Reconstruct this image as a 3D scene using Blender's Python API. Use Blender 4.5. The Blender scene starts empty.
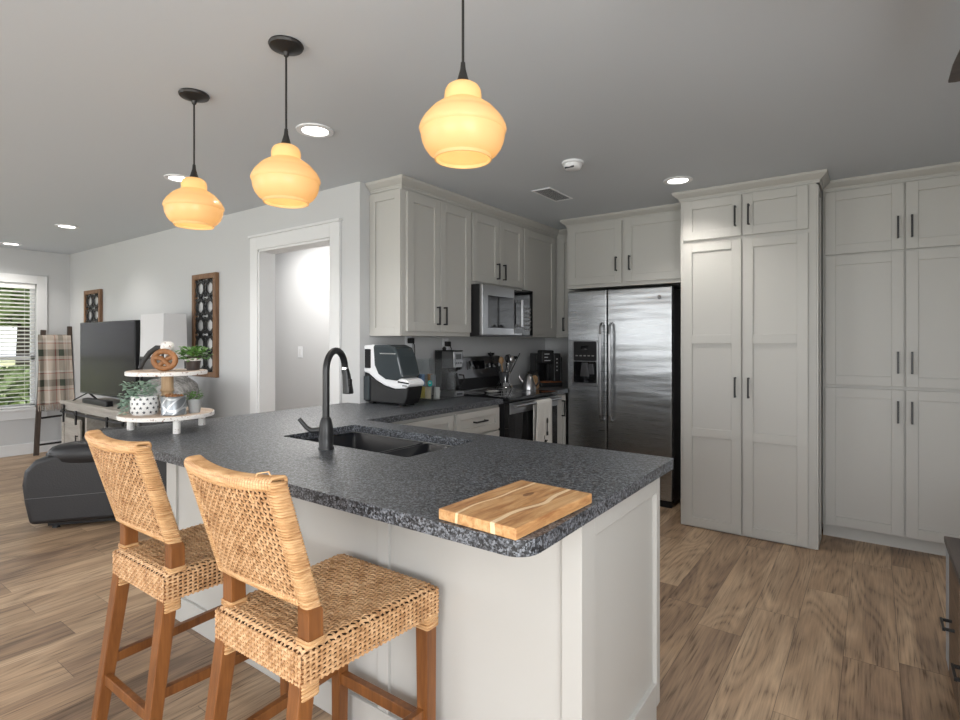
import bpy, bmesh, math, random
from mathutils import Vector, Matrix
random.seed(7)
S = bpy.context.scene
COL = S.collection
PI = math.pi

# ------------------------------------------------------------------ camera
cam = bpy.data.cameras.new('camera'); camo = bpy.data.objects.new('camera', cam); COL.objects.link(camo)
camo.location = (2.8226, -5.077, 1.335); camo.rotation_euler = (PI/2, 0, 0.6265)
cam.sensor_width = 36; cam.lens = 545.29/960*36; cam.shift_y = -18.63/960; cam.clip_start = .02; cam.clip_end = 200
S.camera = camo

# ------------------------------------------------------------------ world, light, exposure
S.view_settings.view_transform = 'Standard'; S.view_settings.look = 'None'
S.view_settings.exposure = 0.0; S.view_settings.gamma = 1.0; S.view_settings.use_curve_mapping = False
W = bpy.data.worlds.new('world'); S.world = W; W.use_nodes = True
wn = W.node_tree.nodes; wl = W.node_tree.links; wn.clear()
hz = wn.new('ShaderNodeMix'); hz.data_type = 'RGBA'; hz.inputs[0].default_value = .72; hz.inputs[7].default_value = (.93, .96, 1, 1)
sky = wn.new('ShaderNodeTexSky'); sky.sky_type = 'HOSEK_WILKIE'; sky.turbidity = 5; sky.sun_direction = (0.3, -.6, .75)
bg = wn.new('ShaderNodeBackground'); wo = wn.new('ShaderNodeOutputWorld'); bg.inputs[1].default_value = 2.5
wl.new(sky.outputs[0], hz.inputs[6]); wl.new(hz.outputs[2], bg.inputs[0]); wl.new(bg.outputs[0], wo.inputs[0])

def area(name, loc, rot, sx, sy, power, col=(1, 1, 1)):
    l = bpy.data.lights.new(name, 'AREA'); l.shape = 'RECTANGLE'; l.size = sx; l.size_y = sy; l.energy = power; l.color = col
    o = bpy.data.objects.new(name, l); COL.objects.link(o); o.location = loc; o.rotation_euler = rot
    return o
# area fills: unseen rear and right openings added for light; second living room window
area('rear_right_fill', (2.2, -8.05, 1.15), (PI/2, 0, 0), 2.6, 2.1, 92, (.98, .99, 1))  # added fill from behind the camera, set in an unseen opening
area('rear_left_fill', (-2.6, -8.05, 1.35), (PI/2, 0, 0), 3.0, 1.6, 78, (.98, .99, 1))  # second added fill behind the camera, its opening also unseen
area('right_side_fill', (3.98, -5.6, 1.4), (0, PI/2, 0), 1.5, 2.0, 80, (.98, .99, 1))  # unseen source, added to brighten the dark kitchen side
area('left_second_window_daylight', (-5.62, -5.9, 1.3), (0, -PI/2, 0), 1.5, 1.6, 35, (.95, .98, 1))
sl = bpy.data.lights.new('sun', 'SUN'); sl.energy = 6; sl.angle = .02; sl.color = (1, .96, .88)
so = bpy.data.objects.new('sun', sl); COL.objects.link(so); so.rotation_euler = (math.radians(-38), 0, 0)   # high sun from beyond the fridge wall
CEIL = 2.418

# ------------------------------------------------------------------ materials
def mat(name, col=(.8, .8, .8), rough=.5, metal=0, spec=.5, emit=None, es=0, trans=0, coat=0, aniso=0):
    m = bpy.data.materials.new(name); m.use_nodes = True
    b = m.node_tree.nodes['Principled BSDF']
    b.inputs['Base Color'].default_value = (*col, 1); b.inputs['Roughness'].default_value = rough
    b.inputs['Metallic'].default_value = metal; b.inputs['Specular IOR Level'].default_value = spec
    b.inputs['Transmission Weight'].default_value = trans; b.inputs['Coat Weight'].default_value = coat
    b.inputs['Anisotropic'].default_value = aniso
    if emit: b.inputs['Emission Color'].default_value = (*emit, 1); b.inputs['Emission Strength'].default_value = es
    m.diffuse_color = (*col, 1)
    return m
class NT:
    def __init__(s, m): s.t = m.node_tree; s.b = s.t.nodes['Principled BSDF']
    def n(s, ty, **k):
        x = s.t.nodes.new('ShaderNode'+ty)
        for a, v in k.items(): setattr(x, a, v)
        return x
    def l(s, a, b): s.t.links.new(a, b)
    def math(s, op, a, b=None, c=None):
        x = s.n('Math', operation=op)
        for i, v in enumerate((a, b, c)):
            if v is None: continue
            if isinstance(v, (int, float)): x.inputs[i].default_value = v
            else: s.l(v, x.inputs[i])
        return x.outputs[0]
    def noise(s, vec, scale, detail=3, rough=.5, dist=0):
        x = s.n('TexNoise'); x.inputs['Scale'].default_value = scale; x.inputs['Detail'].default_value = detail
        x.inputs['Roughness'].default_value = rough; x.inputs['Distortion'].default_value = dist
        if vec is not None: s.l(vec, x.inputs['Vector'])
        return x.outputs[0]
    def ramp(s, fac, stops):
        x = s.n('ValToRGB'); e = x.color_ramp.elements
        while len(e) > len(stops): e.remove(e[-1])
        while len(e) < len(stops): e.new(.5)
        for q, (p, c) in zip(e, stops): q.position = p; q.color = (*c, 1)
        s.l(fac, x.inputs[0]); return x.outputs[0]
    def mapping(s, vec, scale=(1, 1, 1), loc=(0, 0, 0), rot=(0, 0, 0)):
        x = s.n('Mapping'); x.inputs['Scale'].default_value = scale; x.inputs['Location'].default_value = loc
        x.inputs['Rotation'].default_value = rot; s.l(vec, x.inputs[0]); return x.outputs[0]
    def obj(s): return s.n('TexCoord').outputs['Object']
    def bump(s, h, strength=.3, dist=.002):
        x = s.n('Bump'); x.inputs['Strength'].default_value = strength; x.inputs['Distance'].default_value = dist
        s.l(h, x.inputs['Height']); s.l(x.outputs[0], s.b.inputs['Normal'])
    def mix(s, fac, a, b, mode='MIX'):
        x = s.n('Mix', data_type='RGBA', blend_type=mode)
        for i, v in ((0, fac), (6, a), (7, b)):
            if isinstance(v, (int, float)): x.inputs[i].default_value = v
            elif isinstance(v, tuple): x.inputs[i].default_value = (*v, 1)
            else: s.l(v, x.inputs[i])
        return x.outputs[2]
def wood(name, c1, c2, scale=1, axis='z', rough=.45, knots=False):
    m = mat(name, c1, rough); t = NT(m); o = t.obj()
    st = {'z': (14, 14, 1.2), 'x': (1.2, 14, 14), 'y': (14, 1.2, 14)}[axis]
    v = t.mapping(o, tuple(k*scale for k in st))
    n1 = t.noise(v, 2.0, 5, .6, .6); n2 = t.noise(v, 9, 3, .6)
    f = t.math('ADD', t.math('MULTIPLY', n1, .7), t.math('MULTIPLY', n2, .3))
    c = t.ramp(f, [(.33, c2), (.62, c1)]); t.l(c, t.b.inputs['Base Color']); t.bump(n2, .15, .001)
    return m
M = {}
M['wall'] = mat('wall_paint', (.535, .54, .545), .75, spec=.25)
t = NT(M['wall']); t.bump(t.noise(t.obj(), 160, 2), .08, .001)
M['ceiling'] = mat('ceiling_paint', (.60, .635, .675), .85, spec=.2)
t = NT(M['ceiling']); t.bump(t.noise(t.obj(), 60, 3), .15, .002)
M['trim'] = mat('trim_paint', (.68, .685, .69), .4)
M['cab'] = mat('cabinet_paint', (.465, .455, .43), .42)
t = NT(M['cab']); t.bump(t.noise(t.mapping(t.obj(), (30, 30, 3)), 6, 3), .04, .001)
M['cab_in'] = mat('cabinet_interior', (.03, .03, .03), .8)
M['black'] = mat('black_metal', (.012, .012, .013), .38, spec=.5)
M['black_plastic'] = mat('black_plastic', (.010, .010, .011), .4, spec=.3)
M['black_gloss'] = mat('black_gloss', (.006, .006, .007), .05)
M['oven_glass'] = mat('oven_glass', (.01, .01, .011), .06)
M['chrome'] = mat('chrome', (.7, .7, .7), .15, 1)
M['steel'] = mat('stainless_steel', (.36, .37, .38), .30, 1, aniso=.6)
t = NT(M['steel']); nz = t.noise(t.mapping(t.obj(), (1.5, 1.5, 300)), 3, 2)
t.l(t.math('MULTIPLY_ADD', nz, .14, .21), t.b.inputs['Roughness'])
# broad waviness of the pressed door sheets
t.bump(t.noise(t.mapping(t.obj(), (1.2, 1.2, 9)), 1.3, 1), .2, .02)
M['steel2'] = mat('brushed_steel', (.36, .36, .37), .3, 1)
M['darksteel'] = mat('dark_steel', (.10, .10, .105), .4, .8)
M['white_plastic'] = mat('white_plastic', (.75, .76, .78), .3)
M['leather'] = mat('charcoal_leather', (.013, .0125, .014), .45)
t = NT(M['leather']); t.bump(t.noise(t.obj(), 90, 4), .35, .003)
M['ruby'] = mat('dark_seam', (.12, .12, .125), .7)
M['gblanket'] = mat('grey_fleece', (.30, .29, .28), .95)
t = NT(M['gblanket']); nn = t.noise(t.mapping(t.obj(), (1, 1, 1)), 18, 5, .7, 1.5)
t.l(t.ramp(nn, [(.35, (.14, .135, .13)), (.65, (.46, .45, .44))]), t.b.inputs['Base Color']); t.bump(nn, .8, .02)
M['stoolwood'] = wood('stool_teak', (.23, .085, .022), (.12, .040, .010), 1, 'z', .38)
M['rattan'] = mat('rattan', (.62, .36, .16), .5)
t = NT(M['rattan']); o = t.obj(); nz = t.noise(o, 26, 4, .65)
t.l(t.ramp(nz, [(.28, (.26, .12, .045)), (.46, (.50, .285, .135)), (.7, (.66, .42, .23))]), t.b.inputs['Base Color']); t.bump(t.noise(o, 300, 2), .3, .001)
M['rattan_wrap'] = mat('rattan_wrap', (.68, .40, .16), .45)
t = NT(M['rattan_wrap']); o = t.obj(); nz = t.noise(t.mapping(o, (6, 6, 60)), 3, 3, .6)
t.l(t.ramp(nz, [(.3, (.36, .18, .07)), (.5, (.56, .33, .155)), (.72, (.70, .46, .25))]), t.b.inputs['Base Color'])
M['hole_shade'] = mat('weave_hole_shade', (.045, .020, .008), .8)  # near-black colour standing for the shade inside the weave's holes
M['darkwood'] = wood('dark_stained_wood', (.075, .05, .036), (.03, .02, .015), 1, 'z', .6)
M['framewood'] = wood('frame_wood', (.24, .13, .065), (.12, .06, .03), 1, 'z', .6)
M['greywood'] = wood('grey_brown_wood', (.085, .068, .06), (.045, .036, .032), 1, 'y', .5)
M['console'] = wood('whitewashed_wood', (.42, .39, .35), (.30, .275, .24), 1, 'x', .7)
M['walnut'] = wood('buffet_wood', (.22, .15, .10), (.12, .08, .055), 1, 'y', .6)
# --- granite
m = M['granite'] = mat('leathered_granite', (.05, .055, .065), .33, spec=.5); t = NT(m); o = t.obj()
vo = t.n('TexVoronoi'); vo.inputs['Scale'].default_value = 230; t.l(o, vo.inputs['Vector'])
sep = t.n('SeparateColor'); t.l(vo.outputs['Color'], sep.inputs[0])
f = t.math('ADD', t.math('MULTIPLY', sep.outputs[0], .45), t.math('MULTIPLY', t.noise(o, 95, 5, .7), .75))
c = t.ramp(f, [(.36, (.005, .005, .006)), (.52, (.028, .030, .034)), (.64, (.078, .083, .094)), (.82, (.21, .225, .25))])
t.l(c, t.b.inputs['Base Color'])
hn = t.noise(o, 70, 4, .6); t.bump(hn, .55, .004); t.l(t.math('MULTIPLY_ADD', hn, .25, .22), t.b.inputs['Roughness'])
# --- vinyl plank floor (planks run along y)
m = M['floor'] = mat('vinyl_plank', (.3, .22, .16), .42, spec=.4); t = NT(m); o = t.obj()
sx = t.n('SeparateXYZ'); t.l(o, sx.inputs[0]); X, Y = sx.outputs[0], sx.outputs[1]
u = t.math('DIVIDE', t.math('ADD', X, -.055+.19*60), .19); row = t.math('FLOOR', u); fu = t.math('FRACT', u)
w1 = t.n('TexWhiteNoise', noise_dimensions='1D'); t.l(row, w1.inputs['W'])
v = t.math('ADD', t.math('DIVIDE', Y, 1.22), t.math('MULTIPLY', w1.outputs['Value'], 7.3)); colr = t.math('FLOOR', v); fv = t.math('FRACT', v)
cb = t.n('CombineXYZ'); t.l(row, cb.inputs[0]); t.l(colr, cb.inputs[1])
w2 = t.n('TexWhiteNoise', noise_dimensions='3D'); t.l(cb.outputs[0], w2.inputs['Vector'])
s2 = t.n('SeparateColor'); t.l(w2.outputs['Color'], s2.inputs[0])
gv = t.n('CombineXYZ'); t.l(t.math('MULTIPLY', X, 1), gv.inputs[0]); t.l(t.math('MULTIPLY', Y, .16), gv.inputs[1]); t.l(t.math('MULTIPLY', s2.outputs[0], 37), gv.inputs[2])
big = t.noise(gv.outputs[0], 7, 3, .5, .8)
# cathedral rings: contour lines of a stretched noise field
rings = t.math('FRACT', t.math('MULTIPLY', t.noise(gv.outputs[0], 4.2, 1.5, .4, .4), 16))
rings = t.math('ABSOLUTE', t.math('SUBTRACT', rings, .5))
fv2 = t.n('CombineXYZ'); t.l(X, fv2.inputs[0]); t.l(t.math('MULTIPLY', Y, .035), fv2.inputs[1]); t.l(t.math('MULTIPLY', s2.outputs[1], 11), fv2.inputs[2])
fine = t.noise(fv2.outputs[0], 130, 3, .6)
base = t.ramp(t.math('ADD', t.math('MULTIPLY', s2.outputs[2], .30), t.math('MULTIPLY', big, .90)),
              [(.25, (.11, .072, .050)), (.42, (.235, .158, .105)), (.60, (.34, .235, .152)), (.85, (.46, .335, .225))])
gr = t.math('ADD', t.math('MULTIPLY', rings, .46), t.math('MULTIPLY', fine, .98))
grc = t.ramp(gr, [(.34, (.34, .29, .26)), (.52, (.90, .88, .86)), (.80, (1.25, 1.20, 1.15))])
c = t.mix(.9, base, grc, 'MULTIPLY')
kn = t.n('TexVoronoi'); kn.inputs['Scale'].default_value = 2.6; kn.inputs['Randomness'].default_value = 1
kv = t.n('CombineXYZ'); t.l(X, kv.inputs[0]); t.l(t.math('MULTIPLY', Y, .5), kv.inputs[1]); t.l(t.math('MULTIPLY', s2.outputs[0], 37), kv.inputs[2]); t.l(kv.outputs[0], kn.inputs['Vector'])
kf = t.n('MapRange'); kf.inputs[1].default_value = .02; kf.inputs[2].default_value = .17; kf.inputs[3].default_value = .65; kf.inputs[4].default_value = 0; t.l(kn.outputs['Distance'], kf.inputs[0])
c = t.mix(kf.outputs[0], c, (.05, .032, .022))
ed = t.math('MINIMUM', t.math('MULTIPLY', t.math('MINIMUM', fu, t.math('SUBTRACT', 1, fu)), .19), t.math('MULTIPLY', t.math('MINIMUM', fv, t.math('SUBTRACT', 1, fv)), 1.22))
g = t.math('LESS_THAN', ed, .0014)
c = t.mix(t.math('MULTIPLY', g, .6), c, (.05, .035, .025)); t.l(c, t.b.inputs['Base Color'])
t.bump(t.math('SUBTRACT', t.math('MULTIPLY', fine, .3), g), .25, .001)
# --- acacia cutting board: strips along y with pale sapwood bands
m = M['board'] = mat('acacia_board', (.5, .28, .13), .5); t = NT(m); o = t.obj(); sx = t.n('SeparateXYZ'); t.l(o, sx.inputs[0])
wob = t.math('MULTIPLY', t.math('ADD', t.noise(t.mapping(o, (3, 3, 3)), 2, 1), -.5), .05)
xx = t.math('ADD', sx.outputs[0], wob)
n1 = t.noise(t.mapping(o, (16, 2, 16)), 3, 5, .65, .5)
c = t.ramp(n1, [(.3, (.30, .125, .045)), (.5, (.50, .27, .11)), (.72, (.66, .42, .21))])
b1 = t.math('LESS_THAN', t.math('ABSOLUTE', t.math('ADD', xx, -.052)), .006); b2 = t.math('LESS_THAN', t.math('ABSOLUTE', t.math('ADD', xx, .062)), .0035)
c = t.mix(t.math('MULTIPLY', t.math('MAXIMUM', b1, b2), .75), c, (.85, .66, .42))
kd = t.n('VectorMath', operation='DISTANCE'); t.l(t.mapping(o, (1.6, .75, 0)), kd.inputs[0]); kd.inputs[1].default_value = (-.02, .045, 0)
c = t.mix(t.math('MULTIPLY', t.math('LESS_THAN', t.math('ADD', kd.outputs['Value'], t.math('MULTIPLY', n1, .012)), .022), .6), c, (.10, .04, .02))
t.l(c, t.b.inputs['Base Color'])
# --- distressed white tray
m = M['tray'] = mat('distressed_white', (.75, .72, .68), .7); t = NT(m); o = t.obj(); n1 = t.noise(t.mapping(o, (10, 40, 40)), 2.2, 4, .7)
t.l(t.ramp(n1, [(.35, (.25, .13, .08)), (.42, (.74, .72, .69))]), t.b.inputs['Base Color'])
m = M['traytop'] = wood('tray_boards', (.48, .34, .24), (.62, .54, .47), 1, 'x', .7)
M['postwood'] = wood('turned_post_wood', (.40, .24, .12), (.55, .40, .25), 1, 'z', .6)
M['pretzel'] = wood('pretzel_wood', (.30, .13, .045), (.18, .075, .025), 1, 'z', .55)
M['leaf'] = mat('leaf_green', (.085, .20, .035), .5); M['euca'] = mat('eucalyptus_leaf', (.30, .42, .33), .6)
M['galv'] = mat('galvanised_tin', (.42, .44, .46), .42, .8)
t = NT(M['galv']); o = t.obj(); ck = t.n('TexWave', wave_type='BANDS'); ck.inputs['Scale'].default_value = 9; ck.inputs['Distortion'].default_value = 0
t.l(t.mapping(o, (1, 1, 1), rot=(0, .8, .4)), ck.inputs[0])
ck2 = t.n('TexWave', wave_type='BANDS'); ck2.inputs['Scale'].default_value = 9; t.l(t.mapping(o, (1, 1, 1), rot=(0, -.8, -.4)), ck2.inputs[0])
t.l(t.ramp(t.math('MAXIMUM', ck.outputs['Fac'], ck2.outputs['Fac']), [(.9, (.30, .32, .34)), (.97, (.62, .64, .66))]), t.b.inputs['Base Color'])
M['pot_dark'] = mat('dark_pot', (.05, .035, .03), .5); M['pot_grey'] = mat('grey_pot', (.33, .34, .34), .6); M['pot_white'] = mat('white_ceramic', (.74, .74, .73), .3)
M['star'] = mat('star_print', (.05, .055, .065), .5); M['soil'] = mat('soil', (.03, .02, .015), .9)
# --- plaid blanket
m = M['plaid'] = mat('plaid_wool', (.6, .5, .4), .95); t = NT(m); o = t.obj(); sx = t.n('SeparateXYZ'); t.l(o, sx.inputs[0])
def bands(coord, per, stops):
    fr = t.math('FRACT', t.math('DIVIDE', coord, per)); r = t.ramp(fr, stops)
    t.t.nodes[-1].color_ramp.interpolation = 'CONSTANT'; return r
cr, gn, rd, wt = (.46, .39, .33), (.045, .055, .04), (.30, .05, .045), (.60, .57, .52)
c1 = bands(t.math('ADD', sx.outputs[1], 9), .20, [(0, cr), (.22, rd), (.27, cr), (.42, gn), (.66, cr), (.80, wt), (.86, cr)])
c2 = bands(t.math('ADD', sx.outputs[2], 9.03), .36, [(0, cr), (.16, rd), (.19, cr), (.30, gn), (.52, cr), (.72, rd), (.75, wt), (.82, cr)])
t.l(t.mix(.5, c1, c2), t.b.inputs['Base Color'])
M['shade_white'] = mat('white_shade_fabric', (.64, .64, .65), .8)
M['blind'] = mat('blind_slats', (.86, .86, .85), .5)
M['tvscreen'] = mat('tv_screen', (.014, .012, .017), .25, spec=.08)
M['panelblack'] = mat('panel_black', (.02, .02, .02), .6)
M['towel'] = mat('linen_towel', (.60, .59, .56), .9)
M['ink'] = mat('print_ink', (.02, .02, .02), .8); M['paleink'] = mat('pale_print', (.45, .45, .46), .6)
M['knifewood'] = wood('block_wood', (.42, .26, .13), (.30, .17, .08), 1, 'z', .5)
m = M['glass'] = mat('window_glass', (1, 1, 1), .0, spec=.5, trans=1); m.node_tree.nodes['Principled BSDF'].inputs['IOR'].default_value = 1.02
m = M['bin'] = mat('clear_plastic', (.93, .95, .96), .03, trans=.97); m.node_tree.nodes['Principled BSDF'].inputs['IOR'].default_value = 1.05
M['lid'] = mat('smoked_lid', (.036, .046, .052), .07, spec=.6)
M['teal'] = mat('teal_label', (.02, .50, .45), .5)
M['grass'] = mat('lawn_grass', (.20, .27, .09), .9); t = NT(M['grass'])
t.l(t.ramp(t.noise(t.obj(), 1.5, 5, .7), [(.35, (.12, .17, .06)), (.65, (.45, .45, .25))]), t.b.inputs['Base Color'])
M['bush'] = mat('bush_leaves', (.16, .22, .09), .8); M['bark'] = mat('tree_bark', (.05, .04, .035), .9)
# pendant glass: warm diffusing glass lit by the bulb inside
m = M['amber'] = mat('amber_glass', (.80, .64, .38), .25, emit=(1, .66, .30), es=.13); t = NT(m)
tl = t.n('BsdfTranslucent'); tl.inputs[0].default_value = (.90, .72, .42, 1); mx = t.n('MixShader'); mx.inputs[0].default_value = .5
out = [n for n in t.t.nodes if n.type == 'OUTPUT_MATERIAL'][0]
t.l(t.b.outputs[0], mx.inputs[1]); t.l(tl.outputs[0], mx.inputs[2]); t.l(mx.outputs[0], out.inputs[0])
M['bulb'] = mat('lamp_bulb', (1, .9, .7), .4, emit=(1, .80, .52), es=5)
M['led'] = mat('led_lens', (1, 1, 1), .4, emit=(1, .96, .90), es=9)
M['bronze'] = mat('dark_bronze', (.035, .033, .032), .42, .5)
M['amberink'] = mat('button_print', (.22, .22, .22), .5)

# ------------------------------------------------------------------ mesh helpers
class MB:
    def __init__(s): s.v = []; s.f = []
    def add(s, vs, fs):
        k = len(s.v); s.v += [tuple(p) for p in vs]; s.f += [tuple(i+k for i in f) for f in fs]; return s
    def box(s, x0, x1, y0, y1, z0, z1):
        return s.add([(x0, y0, z0), (x1, y0, z0), (x1, y1, z0), (x0, y1, z0), (x0, y0, z1), (x1, y0, z1), (x1, y1, z1), (x0, y1, z1)],
                     [(0, 3, 2, 1), (4, 5, 6, 7), (0, 1, 5, 4), (1, 2, 6, 5), (2, 3, 7, 6), (3, 0, 4, 7)])
    def bar(s, p, q, w, h, side=None):
        p = Vector(p); q = Vector(q); d = (q-p).normalized()
        a = Vector(side) if side else (Vector((0, 0, 1)) if abs(d.z) < .9 else Vector((1, 0, 0)))
        a = (a-d*a.dot(d)).normalized(); b = d.cross(a)
        vs = [c+a*(h/2)*i+b*(w/2)*j for c in (p, q) for i, j in ((-1, -1), (1, -1), (1, 1), (-1, 1))]
        return s.add(vs, [(0, 1, 2, 3), (7, 6, 5, 4), (0, 4, 5, 1), (1, 5, 6, 2), (2, 6, 7, 3), (3, 7, 4, 0)])
    def tube(s, pts, r, n=10, closed=False):
        pts = [Vector(p) for p in pts]; m_ = len(pts); rs = r if isinstance(r, (list, tuple)) else [r]*m_
        vs = []; a = None
        for i, p in enumerate(pts):
            if closed: d = pts[(i+1) % m_]-pts[i-1]
            else: d = pts[min(i+1, m_-1)]-pts[max(i-1, 0)]
            d.normalize()
            if a is None: a = Vector((0, 0, 1)) if abs(d.z) < .9 else Vector((1, 0, 0))
            a = (a-d*a.dot(d)).normalized(); b = d.cross(a)
            vs += [p+(a*math.cos(2*PI*k/n)+b*math.sin(2*PI*k/n))*rs[i] for k in range(n)]
        fs = []
        for i in range(m_ if closed else m_-1):
            j = (i+1) % m_
            fs += [(i*n+k, j*n+k, j*n+(k+1) % n, i*n+(k+1) % n) for k in range(n)]
        if not closed: fs += [tuple(range(n)), tuple((m_-1)*n+k for k in reversed(range(n)))]
        return s.add(vs, fs)
    def lathe(s, prof, c=(0, 0, 0), n=32, sx=1, sy=1):
        vs = []; m_ = len(prof)
        for r, z in prof: vs += [(c[0]+max(r, 1e-5)*math.cos(2*PI*k/n)*sx, c[1]+max(r, 1e-5)*math.sin(2*PI*k/n)*sy, c[2]+z) for k in range(n)]
        fs = [(i*n+k, i*n+(k+1) % n, (i+1)*n+(k+1) % n, (i+1)*n+k) for i in range(m_-1) for k in range(n)]
        return s.add(vs, fs)
    def prism(s, poly, axis, a, b):
        """poly: 2D points; axis 'x': (y,z), 'y': (x,z), 'z': (x,y)"""
        def P(q, d): return {'x': (d, q[0], q[1]), 'y': (q[0], d, q[1]), 'z': (q[0], q[1], d)}[axis]
        n = len(poly); vs = [P(q, a) for q in poly]+[P(q, b) for q in poly]
        fs = [(i, (i+1) % n, n+(i+1) % n, n+i) for i in range(n)]+[tuple(reversed(range(n))), tuple(range(n, 2*n))]
        return s.add(vs, fs)
    def grid(s, fn, nu, nv, closed_u=False):
        vs = [fn(i/nu, j/nv) for j in range(nv+1) for i in range(nu+1)]
        return s.add(vs, [(j*(nu+1)+i, j*(nu+1)+i+1, (j+1)*(nu+1)+i+1, (j+1)*(nu+1)+i) for j in range(nv) for i in range(nu)])
def rbox_pts(x0, x1, y0, y1, r, n=5):
    o = []
    for cx, cy, a0 in ((x1-r, y1-r, 0), (x0+r, y1-r, 90), (x0+r, y0+r, 180), (x1-r, y0+r, 270)):
        for k in range(n+1):
            a = math.radians(a0+90*k/n); o.append((cx+r*math.cos(a), cy+r*math.sin(a)))
    return o
def build(name, mb, m, parent=None, loc=(0, 0, 0), rot=(0, 0, 0), smooth=None, bevel=0, bseg=2, solid=0, sub=0):
    me = bpy.data.meshes.new(name); me.from_pydata(mb.v, [], mb.f)
    bm = bmesh.new(); bm.from_mesh(me); bmesh.ops.recalc_face_normals(bm, faces=bm.faces); bm.to_mesh(me); bm.free()
    me.materials.append(m if not isinstance(m, str) else M[m])
    o = bpy.data.objects.new(name, me); COL.objects.link(o); o.location = loc; o.rotation_euler = rot
    if smooth is not None:
        for p in me.polygons: p.use_smooth = True
        if smooth < 180: me.set_sharp_from_angle(angle=math.radians(smooth))
    if solid: k = o.modifiers.new('solid', 'SOLIDIFY'); k.thickness = solid; k.offset = 0
    if bevel:
        k = o.modifiers.new('bevel', 'BEVEL'); k.width = bevel; k.segments = bseg; k.limit_method = 'ANGLE'; k.angle_limit = math.radians(40)
    if sub: k = o.modifiers.new('sub', 'SUBSURF'); k.levels = sub; k.render_levels = sub
    if parent: o.parent = parent
    return o
def tag(o, label, cat, group=None, kind=None):
    o['label'] = label; o['category'] = cat
    if group: o['group'] = group
    if kind: o['kind'] = kind
    return o
def empty(name, label, cat, loc=(0, 0, 0), rz=0, group=None):
    o = bpy.data.objects.new(name, None); COL.objects.link(o); o.location = loc; o.rotation_euler = (0, 0, rz); o.empty_display_size = .1
    return tag(o, label, cat, group)
def struct(name, mb, m, label, cat, **k):
    o = build(name, mb, m, **k); o['kind'] = 'structure'; o['label'] = label; o['category'] = cat; return o
def kids(o): return [c for c in COL.objects if c.parent == o]
def dup(r, loc=None, rz=None, label=None):
    n = r.copy(); COL.objects.link(n)
    if loc is not None: n.location = loc
    if rz is not None: n.rotation_euler = (0, 0, rz)
    if label: n['label'] = label
    for c in kids(r):
        d = c.copy(); COL.objects.link(d); d.parent = n
        for g in kids(c):
            e = g.copy(); COL.objects.link(e); e.parent = d
    return n

# ------------------------------------------------------------------ room shell
XL, XR, YB, YF, YD = -5.31, 3.87, 0.0, -8.0, -2.565
struct('floor', MB().box(XL-.15, XR+.15, YF-.15, .15, -.1, 0), 'floor', 'brown wood-look plank floor running through kitchen and living room', 'floor')
struct('ceiling', MB().box(XL-.15, XR+.15, YF-.15, .15, CEIL, CEIL+.1), 'ceiling', 'flat grey painted ceiling over the whole open room', 'ceiling')
struct('wall_back', MB().box(-2.4, XR+.12, YB, YB+.12, 0, CEIL), 'wall', 'pale wall behind the refrigerator and tall cabinets', 'wall')
struct('wall_range', MB().box(-.12, 0, YD, 0, 0, CEIL), 'wall', 'pale grey wall behind the stove, upper cabinets and ice maker', 'wall')
struct('wall_right', MB().box(XR, XR+.12, YF, -6.6, 0, CEIL).box(XR, XR+.12, -4.6, 0, 0, CEIL).box(XR, XR+.12, -6.6, -4.6, 0, .65).box(XR, XR+.12, -6.6, -4.6, 2.15, CEIL), 'wall', 'pale wall at the right end of the dining area', 'wall')  # opening is unseen, cut for the added right fill
mb = MB(); DX0, DX1, DZ = -1.19, -.288, 2.07
mb.box(XL, DX0, YD, YD+.13, 0, CEIL); mb.box(DX1, -.12, YD, YD+.13, 0, CEIL); mb.box(DX0, DX1, YD, YD+.13, DZ, CEIL)
struct('wall_doorway', mb, 'wall', 'light grey living room wall with the cased doorway opening', 'wall')
mb = MB(); WY0, WY1, WZ0, WZ1 = -3.95, -2.90, .55, 2.02
mb.box(XL-.12, XL, WY1, YD+.13, 0, CEIL); mb.box(XL-.12, XL, WY0, WY1, 0, WZ0); mb.box(XL-.12, XL, WY0, WY1, WZ1, CEIL)
mb.box(XL-.12, XL, -5.1, WY0, 0, CEIL); mb.box(XL-.12, XL, -6.7, -5.1, 0, WZ0); mb.box(XL-.12, XL, -6.7, -5.1, WZ1, CEIL); mb.box(XL-.12, XL, YF, -6.7, 0, CEIL)
struct('wall_left', mb, 'wall', 'far left living room wall holding the window with blinds', 'wall')
mb = MB()
mb.box(XL, -4.1, YF-.12, YF, 0, CEIL); mb.box(-4.1, -1.1, YF-.12, YF, 0, .55); mb.box(-4.1, -1.1, YF-.12, YF, 2.15, CEIL)
mb.box(-1.1, .9, YF-.12, YF, 0, CEIL); mb.box(.9, 3.5, YF-.12, YF, 2.2, CEIL); mb.box(3.5, XR, YF-.12, YF, 0, CEIL)
struct('wall_front', mb, 'wall', 'wall behind the viewer with two openings added for fill light', 'wall')  # openings are unseen, put in for light from behind
# hall beyond the doorway
struct('wall_hall', MB().box(-3.6, -.12, -1.45, -1.35, 0, CEIL), 'wall', 'pale hallway wall seen through the cased doorway', 'wall')
struct('wall_hall_end', MB().box(-3.6, -3.5, YD+.13, -1.45, 0, CEIL), 'wall', 'far end wall of the hallway behind the living room', 'wall')
area('hall_ceiling_light', (-1.6, -1.95, 2.38), (0, 0, 0), 1.2, .4, 32, (1, .97, .93))
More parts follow.
